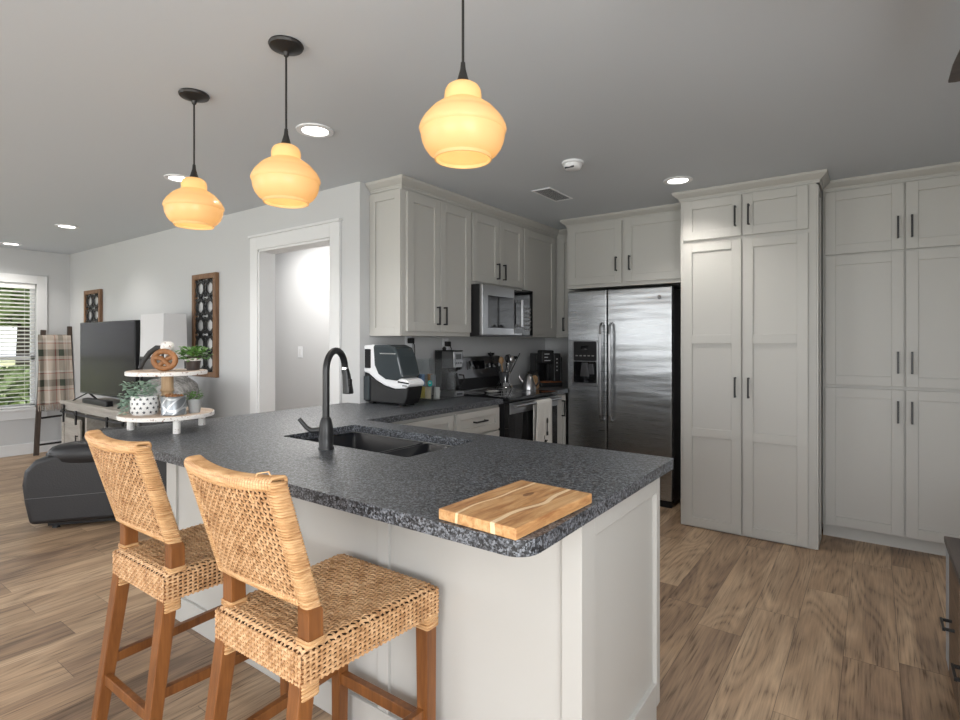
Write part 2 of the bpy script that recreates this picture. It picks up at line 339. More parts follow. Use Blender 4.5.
# door casing, jamb liner
mb = MB(); c = .10
mb.box(DX0-c, DX0, YD-.02, YD, 0, DZ+c); mb.box(DX1, DX1+c, YD-.02, YD, 0, DZ+c); mb.box(DX0, DX1, YD-.02, YD, DZ, DZ+c)
mb.box(DX0-c-.012, DX1+c+.012, YD-.032, YD, DZ+c, DZ+c+.02)
struct('trim_1', mb, 'trim', 'white flat casing around the hallway doorway', 'door casing', bevel=.003)
mb = MB(); mb.box(DX0, DX0+.018, YD-.01, YD+.135, 0, DZ); mb.box(DX1-.018, DX1, YD-.01, YD+.135, 0, DZ); mb.box(DX0, DX1, YD-.01, YD+.135, DZ-.018, DZ)
struct('trim_2', mb, 'trim', 'white jamb lining the inside of the hallway doorway', 'door jamb', bevel=.002)
struct('baseboard_doorway', MB().box(XL, DX0-c, YD-.015, YD, 0, .13), 'trim', 'white baseboard along the living room wall', 'baseboard', bevel=.003)
struct('baseboard_left', MB().box(XL, XL+.015, YF, YD-.015, 0, .13), 'trim', 'white baseboard under the living room window', 'baseboard', bevel=.003)
struct('baseboard_right', MB().box(XR-.015, XR, YF, -.75, 0, .13), 'trim', 'white baseboard on the dining area side wall', 'baseboard', bevel=.003)
struct('baseboard_hall', MB().box(-3.5, -.12, -1.465, -1.45, 0, .13), 'trim', 'white baseboard of the hallway wall', 'baseboard', bevel=.003)
# living room window
def window(n, y0, y1, lab):
    w = bpy.data.objects.new('window_%d' % n, None); COL.objects.link(w); w.location = (XL, (y0+y1)/2, WZ0); w['kind'] = 'structure'; w['label'] = lab; w['category'] = 'window'
    h = (y1-y0)/2; H = WZ1-WZ0; mb = MB()
    mb.box(0, .02, -h-.1, -h, -.02, H+.1); mb.box(0, .02, h, h+.1, -.02, H+.1); mb.box(0, .02, -h, h, H, H+.1); mb.box(0, .02, -h-.1, h+.1, -.13, -.03)
    build('casing', mb, 'trim', w, bevel=.003)
    build('sill', MB().box(-.12, .045, -h-.11, h+.11, -.03, 0), 'trim', w, bevel=.004)
    mb = MB(); fx = -.10
    for a, b in ((0, .04), (H-.04, H), (H*.40-.025, H*.40+.025)): mb.box(fx, fx+.04, -h, h, a, b)
    mb.box(fx, fx+.04, -h, -h+.04, 0, H); mb.box(fx, fx+.04, h-.04, h, 0, H)
    build('sash', mb, 'trim', w, bevel=.003)
    build('pane', MB().box(fx+.015, fx+.02, -h+.04, h-.04, .04, H-.04), 'glass', w)
    return w
window(1, WY0, WY1, 'white cased living room window with horizontal blinds')
window(2, -6.7, -5.1, 'second white cased living room window nearer the viewer')
b = empty('window_blind', 'white horizontal slat blind hanging in the living room window', 'blind', (XL-.03, (WY0+WY1)/2, WZ0))
h = (WY1-WY0)/2-.012; H = WZ1-WZ0
build('headrail', MB().box(-.025, .03, -h, h, H-.06, H-.002), 'blind', b, bevel=.003)
mb = MB(); k = 0; z = .04
while z < H-.07:
    mb.add([(-.022, -h, z-.006), (.022, -h, z+.006), (.022, h, z+.006), (-.022, h, z-.006), (-.022, -h, z-.009), (.022, -h, z+.003), (.022, h, z+.003), (-.022, h, z-.009)],
           [(0, 1, 2, 3), (7, 6, 5, 4), (0, 4, 5, 1), (1, 5, 6, 2), (2, 6, 7, 3), (3, 7, 4, 0)]); z += .046
build('slats', mb, 'blind', b)
build('bottom_rail', MB().box(-.022, .022, -h, h, .003, .022), 'blind', b, bevel=.003)
mb = MB()
for y in (-h+.1, 0, h-.1): mb.tube([(.024, y, .02), (.024, y, H-.05)], .0015, 5)
build('cord', mb, 'blind', b)
# outdoors
struct('ground_outside', MB().box(-60, XL-.16, -50, 60, -.35, -.25), 'grass', 'lawn outside the living room window', 'ground')
struct('ground_rear', MB().box(XL-.16, 60, -60, YF-.16, -.35, -.25), 'grass', 'lawn behind the house', 'ground')
def bush(name, loc, r, hgt, lab, cat, trunk=0, seed=0):
    random.seed(seed); e = empty(name, lab, cat, loc)
    mb = MB()
    for i in range(900):
        a = random.uniform(0, 2*PI); q = random.random()**.4; zz = random.uniform(-1, 1); rr = r*math.sqrt(max(0, 1-zz*zz))*q
        p = Vector((rr*math.cos(a), rr*math.sin(a), trunk+hgt/2+zz*hgt/2)); s_ = .11*r+.05
        d = Vector((random.gauss(0, 1), random.gauss(0, 1), random.gauss(0, 1))).normalized(); f_ = d.orthogonal().normalized()*s_; g_ = d.cross(f_)*.6
        mb.add([p-f_, p+g_, p+f_, p-g_], [(0, 1, 2, 3)])
    build('foliage', mb, 'bush', e)
    if trunk or 1: build('trunk', MB().tube([(0, 0, 0), (.02, .05, trunk+.3), (.1, .1, trunk+hgt*.6)], [.14*r*.6, .1*r*.6, .03], 8), 'bark', e, smooth=60)
    return e
bush('tree', (-11.5, -1.5, -.25), 1.7, 2.6, 'leafy green tree on the lawn seen through the top of the blinds', 'tree', 2.0, 3)
bush('shrub', (-9.6, -2.0, -.25), .75, 1.1, 'low green shrub on the lawn outside the living room window', 'shrub', 0, 4)

# ------------------------------------------------------------------ cabinets
def door_mesh(w, h, rails=(), st=.062, th=.02):
    """shaker door in local x 0..w, z 0..h, face at y=-th"""
    mb = MB(); mb.box(.0, w, -th*.45, 0, 0, h)
    mb.box(0, st, -th, -th*.4, 0, h); mb.box(w-st, w, -th, -th*.4, 0, h)
    zs = [(0, st), (h-st, h)]+[(r-st/2, r+st/2) for r in rails]
    for a, b_ in zs: mb.box(st, w-st, -th, -th*.4, a, b_)
    return mb
def handle(parent, x, z, L, vertical=True, y=-.02):
    mb = MB(); o_ = .028; s_ = .0055
    if vertical:
        mb.box(x-s_, x+s_, y-o_-s_, y-o_+s_, z-L/2, z+L/2)
        for k in (-1, 1): mb.box(x-s_, x+s_, y-o_, y, z+k*(L/2-.006)-s_, z+k*(L/2-.006)+s_)
    else:
        mb.box(x-L/2, x+L/2, y-o_-s_, y-o_+s_, z-s_, z+s_)
        for k in (-1, 1): mb.box(x+k*(L/2-.006)-s_, x+k*(L/2-.006)+s_, y-o_, y, z-s_, z+s_)
    return build('handle', mb, 'black', parent, bevel=.0015)
def front(cab, x0, x1, z0, z1, rails=(), hd=None, name='door', st=.062):
    d = build(name, door_mesh(x1-x0, z1-z0, rails, min(st, (z1-z0)*.3)), 'cab', cab, loc=(x0, -.001, z0), bevel=.0018)
    if hd:
        hx, hz, L, v_ = hd; handle(d, hx-x0, hz-z0, L, v_)
    return d
def body(cab, mb, name='carcass'): return build(name, mb, 'cab', cab, bevel=.0015)
def side_panel(cab, x, sgn, y0, y1, z0, z1, st=.055):
    """applied shaker end panel on a cabinet side, facing sgn*x"""
    mb = MB(); t0, t1 = sorted((x, x+sgn*.012))
    mb.box(t0, t1, y0, y0+st, z0, z1); mb.box(t0, t1, y1-st, y1, z0, z1); mb.box(t0, t1, y0+st, y1-st, z0, z0+st); mb.box(t0, t1, y0+st, y1-st, z1-st, z1)
    return build('end_panel', mb, 'cab', cab, bevel=.0015)
UB, UT = 1.372, 2.36     # underside and top of the wall cabinets
G = 'wall cabinets on the stove wall'
# stove-wall uppers: local x -> world +y, local front (-y) -> world +x ; front plane at x=.318
FX = .318
c = empty('wall_cabinet', 'tall two-door grey wall cabinet above the ice maker', 'cabinet', (FX-.02, -2.469, 0), PI/2, G); Wc = .748
body(c, MB().box(0, Wc, .0, FX-.021, UB, UT)); side_panel(c, 0, -1, .002, FX-.023, UB, UT-.02)
front(c, .035, .372, UB+.03, UT-.03, hd=(.335, 1.515, .13, True)); front(c, .376, Wc-.012, UB+.03, UT-.03, hd=(.41, 1.515, .13, True))
c = empty('wall_cabinet', 'short two-door grey wall cabinet directly above the microwave', 'cabinet', (FX-.02, -1.719, 0), PI/2, G); Wc = .76
body(c, MB().box(0, Wc, 0, FX-.021, 1.78, UT))
front(c, .01, .376, 1.80, UT-.03, hd=(.338, 1.905, .13, True)); front(c, .384, Wc-.01, 1.80, UT-.03, hd=(.43, 1.905, .13, True))
c = empty('wall_cabinet', 'single-door grey wall cabinet right of the microwave', 'cabinet', (FX-.02, -.957, 0), PI/2, G); Wc = .957-.32
body(c, MB().box(0, Wc, 0, FX-.021, UB, UT)); front(c, .012, Wc-.06, UB+.03, UT-.03, hd=(.052, 1.50, .13, True))
# corner upper facing -y
c = empty('wall_cabinet', 'narrow grey corner wall cabinet left of the refrigerator', 'cabinet', (.0, -.318+.02, 0), 0, G)
body(c, MB().box(.002, .59, 0, .296, UB, UT)); front(c, .34, .575, UB+.03, UT-.03, hd=(.385, 1.50, .13, True), st=.045)
def crown(name, pts, prof, lab, inward=1):
    """sweep profile [(out,z)] along 2-D path; out is to the right of the path direction"""
    mb = MB(); n = len(prof); P = [Vector(p) for p in pts]; rings = []
    for i, p in enumerate(P):
        d0 = (P[i]-P[i-1]).normalized() if i > 0 else (P[1]-P[0]).normalized(); d1 = (P[i+1]-P[i]).normalized() if i < len(P)-1 else d0
        n0 = Vector((d0.y, -d0.x)); n1 = Vector((d1.y, -d1.x)); m_ = (n0+n1); m_ = m_/(m_.dot(n0)) if m_.length > 1e-6 else n0
        rings.append([(p.x+m_.x*o_, p.y+m_.y*o_, z_) for o_, z_ in prof])
    vs = [q for r in rings for q in r]; fs = []
    for i in range(len(P)-1): fs += [(i*n+k, i*n+(k+1) % n, (i+1)*n+(k+1) % n, (i+1)*n+k) for k in range(n)]
    fs += [tuple(range(n)), tuple((len(P)-1)*n+k for k in reversed(range(n)))]
    mb.add(vs, fs); o = build(name, mb, 'cab', bevel=.001); tag(o, lab, 'crown molding', 'crown moldings of the cabinets'); return o
CP = [(-.001, UT-.012), (.006, UT-.012), (.006, UT+.003), (.012, UT+.003), (.012, UT+.011), (.018, UT+.014), (.032, UT+.026), (.044, UT+.038), (.048, UT+.045), (.048, CEIL-.001), (-.001, CEIL-.001)]
CP = [(o_+.002, z_) for o_, z_ in CP]
xf = FX-.02
crown('crown_molding', [(.004, -2.469), (xf, -2.469), (xf, -.298), (.547, -.298)], CP, 'stepped grey crown molding above the stove wall cabinets')
# refrigerator surround: cabinet over the refrigerator, front y=-.69
c = empty('wall_cabinet', 'deep two-door grey cabinet above the stainless refrigerator', 'cabinet', (0, -.67, 0), 0)
body(c, MB().box(.596, 1.67, 0, .668, 1.80, UT)); front(c, .623, 1.108, 1.83, 2.35, hd=(1.065, 1.985, .12, True)); front(c, 1.134, 1.655, 1.83, 2.35, hd=(1.18, 1.985, .12, True))
crown('crown_molding', [(.597, -.30), (.597, -.67), (1.618, -.67)], CP, 'stepped grey crown molding above the refrigerator cabinet')
# pantry, front y=-1.0075
c = empty('pantry_cabinet', 'tall light grey pantry cabinet with two three-panel doors beside refrigerator', 'cabinet', (0, -.9875, 0))
body(c, MB().box(1.674, 2.52, 0, .985, .0, UT))
for a, b_, hx in ((1.697, 2.082, 2.047), (2.094, 2.476, 2.13)):
    front(c, a, b_, 2.06, 2.343, hd=(hx, 2.195, .14, True)); front(c, a, b_, .012, 2.036, rails=(.685-.012, 1.35-.012), hd=(hx, 1.02, .14, True))
side_panel(c, 2.52, 1, .002, .26, .002, UT-.02, .04)
crown('crown_molding', [(1.674, -.63), (1.674, -.9875), (2.532, -.9875), (2.532, -.734)], CP, 'stepped grey crown molding above the tall pantry')
# right tall wall of cabinets
GR = 'stacked grey cabinets along the right of the back wall'
xs = [(2.549, 2.973), (2.983, 3.407), (3.417, 3.84)]
labs = {0: 'leftmost column beside the pantry', 1: 'column at the right edge'}
c = empty('storage_cabinet', 'built-in grey storage cabinet with three tiers of doors right of the pantry', 'cabinet', (0, -.68, 0))
body(c, MB().box(2.534, 3.868, 0, .678, .085, UT))
build('toe_kick', MB().box(2.534, 3.868, .045, .06, .0, .085), 'cab', c)
for i, (a, b_) in enumerate(xs):
    hx = b_-.03 if i != 1 else a+.03
    if i == 2: hx = a+.03
    front(c, a, b_, 1.92, 2.343, hd=(hx, 2.06, .14, True)); front(c, a, b_, 1.045, 1.908, hd=(hx, 1.20, .14, True)); front(c, a, b_, .095, 1.025, hd=(hx, .885, .14, True))
crown('crown_molding', [(2.537, -.68), (3.868, -.68)], CP, 'stepped grey crown molding above the right storage cabinet')

# ------------------------------------------------------------------ peninsula
BX, BY0, BY1 = 2.222, -3.808, -3.187
BT = .878
c = empty('peninsula_cabinet', 'light grey panelled peninsula base under the granite bar top', 'cabinet', (0, 0, 0))
mb = MB(); mb.box(.0, BX-.025, BY0+.012, BY0+.03, 0, BT); mb.box(0, .02, BY0+.03, BY1, 0, BT); mb.box(0, BX-.03, BY1-.012, BY1, .10, BT); mb.box(.02, BX-.03, BY0+.03, BY1-.02, .10, .12)
mb.box(.02, BX-.03, BY1-.09, BY1-.075, 0, .10)
build('carcass', mb, 'cab', c, bevel=.001)
for x0_, x1_ in ((0, .095), (.745, .795), (1.483, 1.533)): build('batten', MB().box(x0_, x1_, BY0, BY0+.014, .115, BT), 'cab', c, bevel=.0015)
build('corner_post', MB().prism([(2.165, BY0), (BX, BY0), (BX, BY0+.085), (BX-.016, BY0+.085), (BX-.016, BY0+.014), (2.165, BY0+.014)], 'z', 0, BT), 'cab', c, bevel=.0015)
build('baseboard', MB().box(.0, 2.1645, BY0-.004, BY0+.012, 0, .115), 'cab', c, bevel=.003)
mb = MB(); st = .085
y0, y1 = BY0, BY1
mb.box(BX-.024, BX-.014, y0+.016, y1, 0, BT); mb.box(BX-.016, BX, y1-.035, y1, .09, BT); mb.box(BX-.016, BX, y0+st, y1-.035, BT-.06, BT); mb.box(BX-.016, BX, y0+st, y1-.035, 0, .17)
build('end_panel', mb, 'cab', c, bevel=.002)
for i in range(4):
    w_ = .51; d = build('door', door_mesh(w_, .60), 'cab', c, loc=(BX-.05-i*.52, BY1, .12), rot=(0, 0, PI), bevel=.0015)
    handle(d, .05 if i % 2 else w_-.05, .48, .13)
# countertop with sink cut-out
def slab(outer, hole, z0, z1):
    bm = bmesh.new(); E_ = []
    for lp in (outer, hole):
        if not lp: continue
        vs = [bm.verts.new((x, y, z1)) for x, y in lp]; E_ += [bm.edges.new((vs[i], vs[(i+1) % len(vs)])) for i in range(len(vs))]
    r = bmesh.ops.triangle_fill(bm, use_beauty=True, edges=E_)
    fs = [f for f in r['geom'] if isinstance(f, bmesh.types.BMFace)]
    ex = bmesh.ops.extrude_face_region(bm, geom=fs); bmesh.ops.translate(bm, vec=(0, 0, z0-z1), verts=[v for v in ex['geom'] if isinstance(v, bmesh.types.BMVert)])
    mb = MB(); bm.verts.index_update(); mb.add([v.co for v in bm.verts], [[v.index for v in f.verts] for f in bm.faces]); bm.free(); return mb
def arc(cx, cy, r, a0, a1, n=6): return [(cx+r*math.cos(math.radians(a0+(a1-a0)*k/n)), cy+r*math.sin(math.radians(a0+(a1-a0)*k/n))) for k in range(n+1)]
SX0, SX1, SY0, SY1 = .69, 1.45, -3.63, -3.215
PX1, PY0, PY1 = 2.238, -4.104, -3.07
outer = arc(-.12+.06, PY0+.06, .06, 180, 270)+arc(PX1-.055, PY0+.055, .055, 270, 360)+arc(PX1-.02, PY1-.02, .02, 0, 90)+[(.619, PY1), (.619, -1.742), (.004, -1.742), (.004, YD-.004), (-.12, YD-.004)]
o = build('countertop', slab(outer, rbox_pts(SX0, SX1, SY0, SY1, .014), BT, .914), 'granite', bevel=.004, bseg=2)
tag(o, 'dark speckled granite countertop of the peninsula and ice maker counter', 'countertop')
o = build('countertop', slab([(.004, -.966), (.619, -.966), (.619, -.70), (.592, -.70), (.592, -.004), (.004, -.004)], None, BT, .914), 'granite', bevel=.003)
tag(o, 'small dark granite countertop in the corner right of the stove', 'countertop')
# sink
c = empty('kitchen_sink', 'black undermount double-bowl sink in the peninsula', 'sink', (0, 0, BT))
M['sink'] = mat('black_composite', (.009, .010, .013), .4, spec=.4)
def bowl(x0, x1, y0, y1, dep):
    mb = MB(); L1 = rbox_pts(x0, x1, y0, y1, .018); L2 = rbox_pts(x0+.012, x1-.012, y0+.012, y1-.012, .03); n = len(L1)
    vs = [(x, y, 0) for x, y in L1]+[(x, y, -dep) for x, y in L2]
    mb.add(vs, [(i, (i+1) % n, n+(i+1) % n, n+i) for i in range(n)]+[tuple(range(n, 2*n))]); return mb
sd = 1.17
b1 = build('basin', bowl(SX0-.003, sd-.012, SY0-.003, SY1+.003, .21), 'sink', c, solid=.006, smooth=40, loc=(0, 0, -.004))
b2 = build('basin', bowl(sd+.012, SX1+.003, SY0-.003, SY1+.003, .19), 'sink', c, solid=.006, smooth=40, loc=(0, 0, -.004))
build('divider', MB().box(sd-.014, sd+.014, SY0, SY1, -.2, -.045), 'sink', c, bevel=.008, bseg=3)
for b_, x in ((b1, .93), (b2, 1.31)): build('drain', MB().lathe([(.001, 0), (.045, 0), (.045, .004), (.001, .004)], (x, -3.42, -.205), 20), 'chrome', b_)
# faucet
c = empty('kitchen_faucet', 'matte black gooseneck pull-down faucet behind the sink', 'faucet', (1.084, -3.702, .914))
build('base', MB().lathe([(.001, 0), (.03, 0), (.03, .006), (.027, .01), (.0285, .05), (.027, .085), (.021, .115), (.016, .125), (.001, .125)], n=28), 'black', c, smooth=40)
dv = Vector((-.36, .933, 0)).normalized(); pts = [(0, 0, .115), (0, 0, .24), (0, 0, .305)]
R_ = .075
for k in range(1, 13):
    a = PI-PI*k/12*.98; pts.append(tuple(dv*(R_+R_*math.cos(a))+Vector((0, 0, .305+R_*1.05*math.sin(a)))))
build('neck', MB().tube(pts, .0135, 14), 'black', c, smooth=60)
pe = Vector(pts[-1]); q = pe+Vector((.0, .0, -.02))
build('collar', MB().tube([pe+Vector((0, 0, .003)), pe+Vector((0, 0, -.006))], .0148, 14), 'chrome', c, smooth=40)
sp = build('spray_head', MB().tube([pe+Vector((0, 0, -.005)), pe+Vector((.004, .004, -.03)), pe+Vector((.006, .008, -.075)), pe+Vector((.008, .010, -.105)), pe+Vector((.008, .010, -.108))], [.0155, .017, .0205, .0225, .019], 16), 'black', c, smooth=50)
build('button', MB().box(pe.x+.018, pe.x+.033, pe.y-.004, pe.y+.012, pe.z-.075, pe.z-.045), 'black_plastic', sp, bevel=.004)
build('lever_handle', MB().tube([(-.015, -.012, .075), (-.045, -.034, .072), (-.062, -.046, .085), (-.085, -.062, .118)], [.012, .011, .009, .0085], 10), 'black', c, smooth=60)
# cutting board
o = build('cutting_board', MB().box(-.112, .112, -.172, .172, 0, .026), 'board', loc=(2.115, -3.912, .9145), rot=(0, 0, math.radians(-3)), bevel=.003)
tag(o, 'acacia wood cutting board lying on the near corner of the peninsula', 'cutting board')
o.location = (2.108, -3.925, .9145)

# stove-side base drawers: front x=.60
c = empty('base_cabinet', 'light grey base cabinets with drawers between peninsula and stove', 'cabinet', (.58, 0, 0), PI/2)
# local x = world y
build('carcass', MB().box(-3.05, -1.745, 0, .55, .10, BT).box(-3.05, -1.745, .07, .09, 0, .10), 'cab', c, bevel=.001)
for a, b_ in ((-2.952, -2.306), (-2.272, -1.765)):
    front(c, a, b_, .70, .855, name='drawer', hd=((a+b_)/2, .782, .14, False)); front(c, a, b_, .12, .685, name='door' if a < -2.5 else 'drawer', hd=((a+b_)/2, .60, .14, False))
c = empty('base_cabinet', 'narrow pull-out base cabinet between stove and refrigerator', 'cabinet', (.58, 0, 0), PI/2)
build('carcass', MB().box(-.966, -.70, 0, .55, .10, BT).box(-.966, -.70, .07, .09, 0, .10), 'cab', c, bevel=.001)
front(c, -.955, -.71, .12, .865, hd=(-.785, .75, .14, True), st=.045)

# ------------------------------------------------------------------ appliances
# refrigerator
FRX, FRY = .605, -.682
c = empty('refrigerator', 'stainless side-by-side refrigerator with ice and water dispenser', 'refrigerator', (FRX, FRY, 0)); FW = .915
build('body', MB().box(.004, FW-.004, .075, .66, .03, 1.765), 'darksteel', c, bevel=.004)
build('hinge_cover', MB().box(.02, FW-.02, .03, .12, 1.765, 1.782), 'black_plastic', c, bevel=.003)
build('base_grille', MB().box(.01, FW-.01, .03, .08, .0, .055), 'black_plastic', c, bevel=.003)
split = .371
dl = build('freezer_door', MB().box(0, split-.004, 0, .068, .06, 1.775), 'steel', c, bevel=.008, bseg=3)
dr = build('refrigerator_door', MB().box(split+.004, FW, 0, .068, .06, 1.775), 'steel', c, bevel=.008, bseg=3)
for d_, x in ((dl, split-.04), (dr, split+.045)):
    hp = [(x, -.005, 1.49), (x, -.045, 1.47), (x, -.055, 1.40), (x, -.060, 1.08), (x, -.055, .72), (x, -.045, .68), (x, -.005, .66)]
    mb = MB()
    for i in range(len(hp)-1): mb.bar(hp[i], hp[i+1], .022, .016, (0, 1, 0))
    build('handle', mb, 'steel2', d_, bevel=.005, bseg=3)
mb = MB(); poly = rbox_pts(.055, .292, .945, 1.345, .025); mb.prism(poly, 'y', -.010, .0005)
fr = build('dispenser', mb, 'steel2', dl, bevel=.004)
build('dispenser_panel', MB().prism(rbox_pts(.067, .280, 1.165, 1.335, .012), 'y', -.013, -.009), 'black_plastic', dl)
build('dispenser_recess', MB().prism(rbox_pts(.067, .280, .975, 1.16, .012), 'y', -.0125, -.009), 'black_gloss', dl)
build('dispenser_display', MB().box(.135, .205, -.015, -.0125, 1.265, 1.295), 'black_gloss', dl)
mb = MB()
for i in range(5): mb.box(.085+i*.038, .107+i*.038, -.0145, -.012, 1.205, 1.215)
build('dispenser_buttons', mb, 'amberink', dl)
build('dispenser_paddle', MB().prism([(.15, 1.15), (.20, 1.15), (.215, 1.03), (.135, 1.03)], 'y', -.03, -.012).prism([(.215, 1.14), (.25, 1.14), (.26, 1.05), (.21, 1.05)], 'y', -.028, -.012), 'darksteel', dl, bevel=.002)
# round emblem with monogram loops
e_ = build('emblem', MB().tube([(.815+.018*math.cos(2*PI*k/28), -.002, 1.69+.018*math.sin(2*PI*k/28)) for k in range(28)], .0025, 6, True), 'steel2', dr, smooth=60)
mb = MB().lathe([(.001, 0), (.017, 0), (.017, .003), (.001, .003)], (0, 0, 0), 24)
build('emblem_disc', mb, 'darksteel', dr, loc=(.815, 0, 1.69), rot=(PI/2, 0, 0))
mb = MB()
for sx_ in (-1, 1): mb.tube([(.815+sx_*.006+.0055*math.cos(a_*.5), -.004, 1.69+.008*math.sin(a_*.5)) for a_ in range(1, 11)], .0012, 5)
build('emblem_monogram', mb, 'chrome', dr)
# range
RY0, RY1 = -1.737, -.971
c = empty('range_stove', 'stainless and black electric range with glass cooktop', 'stove', (.0, RY0, 0), 0)
RW = RY1-RY0
build('body', MB().box(.03, .62, 0.004, RW-.004, .02, .895), 'black_plastic', c, bevel=.003)
build('cooktop', MB().box(.04, .665, 0.002, RW-.002, .895, .918), 'black_gloss', c, bevel=.004)
bp = build('control_panel', MB().prism([(.008, .918), (.10, .918), (.075, 1.205), (.008, 1.205)], 'y', .004, RW-.004), 'steel2', c, bevel=.004)
build('vent_strip', MB().prism([(.101, .935), (.104, .935), (.094, 1.03), (.091, 1.03)], 'y', .02, RW-.02), 'black_plastic', c)
build('display', MB().prism([(.087, 1.10), (.090, 1.10), (.084, 1.17), (.081, 1.17)], 'y', .26, RW-.26), 'black_gloss', c)
for i, yy in enumerate((.07, .15, .56, .62, .70)):
    k_ = build('knob', MB().tube([(.082, yy, 1.125), (.105, yy, 1.128)], [.022, .019], 16), 'black_plastic', c, smooth=40)
    build('knob_grip', MB().box(.105, .112, yy-.003, yy+.003, 1.108, 1.147), 'chrome', k_, bevel=.001)
for (bx_, by_, br) in ((.2, .2, .085), (.2, .56, .1), (.47, .2, .1), (.47, .56, .08)):
    build('burner', MB().tube([(bx_+br*math.cos(2*PI*k/40), by_+br*math.sin(2*PI*k/40), .9183) for k in range(40)], .0012, 4, True), 'paleink', c)
od = build('oven_door', MB().box(.622, .662, .008, RW-.008, .20, .885), 'black_gloss', c, bevel=.005)
build('door_rail', MB().box(.6625, .668, .01, RW-.01, .80, .882), 'steel2', od, bevel=.002)
build('door_window', MB().box(.6605, .6635, .10, RW-.10, .36, .74), 'oven_glass', od, bevel=.001)
mb = MB().tube([(.705, .03, .862), (.705, RW-.03, .862)], .0125, 14)
for yy in (.06, RW-.06): mb.tube([(.705, yy, .862), (.664, yy, .862)], .009, 8)
build('handle', mb, 'steel2', od, smooth=50)
dw = build('drawer', MB().box(.622, .66, .008, RW-.008, .05, .19), 'steel2', c, bevel=.004)
# microwave
c = empty('microwave', 'stainless over-the-range microwave under the short wall cabinet', 'microwave', (0, RY0+.018, 0)); MW = .756
build('body', MB().box(.004, .385, .0, MW, 1.375, 1.775), 'black_plastic', c, bevel=.003)
md = build('door', MB().box(.386, .415, .0, .575, 1.385, 1.772), 'steel2', c, bevel=.004)
build('window', MB().box(.4145, .418, .075, .44, 1.44, 1.69), 'oven_glass', md, bevel=.001)
build('trim_band', MB().box(.4145, .417, .45, .575, 1.40, 1.76), 'black_gloss', md)
mb = MB().box(.447, .460, .50, .525, 1.45, 1.68); mb.box(.415, .45, .505, .52, 1.455, 1.475); mb.box(.415, .45, .505, .52, 1.655, 1.675)
build('handle', mb, 'steel2', md, bevel=.004)
cp = build('control_panel', MB().box(.386, .413, .58, MW, 1.385, 1.772), 'black_gloss', c, bevel=.003)
mb = MB()
for i in range(6):
    for j in range(3): mb.box(.4125, .4145, .61+j*.042, .635+j*.042, 1.43+i*.035, 1.445+i*.035)
build('buttons', mb, 'amberink', cp)
build('vent_grille', MB().box(.386, .41, .0, MW, 1.375, 1.384), 'darksteel', c)
# dish towel over the oven handle
def towel_sheet(y0, y1, zt, zb, x, amp):
    def f(u, v): return (x+amp*math.sin(u*9+v*2)*v+.006*v, y0+(y1-y0)*u-.03*v*(1-u)*(1 if amp > 0 else 0), zt+(zb-zt)*v)
    return f
mb = MB()
def f(u, v):   # runs from back bottom over the handle to front bottom
    L = .30+.048+.36; s_ = v*L; yy = RY0+.30+.235*u
    if s_ < .30: return (.688+.002*math.sin(u*8), yy+.01, .862-.30+s_)
    if s_ < .348: a = PI-PI*(s_-.30)/.048; return (.705+.0165*math.cos(a), yy+.01, .862+.0165*math.sin(a))
    q_ = (s_-.348)/.36; return (.7235+.006*q_*math.sin(u*10)+.004*q_, yy+.01-.035*q_*(1-u), .862-.36*q_)
mb.grid(f, 20, 44)
o = build('dish_towel', mb, 'towel', smooth=180, solid=.003); tag(o, 'cream dish towel with black utensil print hanging on the oven handle', 'towel')
mb = MB(); xt = .7350
yc = RY0+.30+.15; mb.box(xt, xt+.0012, yc-.005, yc+.005, .60, .69)
mb.prism([(yc+.014*math.cos(2*PI*k/14), .71+.024*math.sin(2*PI*k/14)) for k in range(14)], 'x', xt, xt+.0012); mb.box(xt, xt+.0012, yc-.014, yc+.014, .595, .625)
for i in range(5): mb.box(xt, xt+.0012, yc-.05+i*.004, yc-.046+i*.012, .545+.006*(i % 3), .55+.006*(i % 3)+.004)
mb.box(xt, xt+.0012, yc-.05, yc-.044, .57, .60)
build('towel_print', mb, 'ink', o)

# ice maker (profile seen from the -y side, nose towards +x)
c = empty('ice_maker', 'white and black countertop nugget ice maker with smoked lid', 'ice maker', (.006, -2.535, .914)); IW = .15; c.scale = (1.12, 1, 1.07)
body_white = [(0, .19), (.04, .165), (.10, .13), (.18, .105), (.26, .10), (.345, .118), (.37, .13), (.372, .16), (.35, .19), (.30, .20), (.13, .36), (.06, .372), (.02, .372), (0, .36)]
build('housing', MB().prism([(0, .20), (.045, .19), (.10, .155), (.18, .12), (.26, .105), (.345, .11), (.375, .128), (.375, .145), (.352, .162), (.30, .175), (.12, .366), (.07, .374), (.0, .368)], 'y', 0, IW), 'white_plastic', c, bevel=.012, bseg=3)
build('lower_body', MB().prism([(0, .012), (.33, .012), (.352, .05), (.365, .122), (.26, .103), (.18, .118), (.10, .153), (.045, .188), (0, .198)], 'y', .006, IW-.006), 'black_plastic', c, bevel=.008, bseg=3)
build('lid', MB().prism([(.088, .366), (.10, .372), (.22, .372), (.27, .355), (.30, .30), (.335, .180), (.28, .155), (.19, .160), (.13, .190), (.098, .245)], 'y', -.010, IW+.010), 'lid', c, bevel=.012, bseg=3)
build('side_window', MB().prism(rbox_pts(.012, .062, .225, .345, .006), 'y', -.003, .003), 'black_gloss', c)
build('water_tank', MB().box(.0, .052, -.004, .1, .02, .175), 'lid', c, bevel=.006)
build('control_strip', MB().prism([(.29, .146), (.372, .138), (.373, .146), (.29, .154)], 'y', -.004, .0), 'black_gloss', c).location = (0, 0, 0)
build('feet', MB().box(.03, .06, .02, .05, 0, .014).box(.28, .31, .02, .05, 0, .014).box(.03, .06, IW-.05, IW-.02, 0, .014).box(.28, .31, IW-.05, IW-.02, 0, .014), 'black_plastic', c)
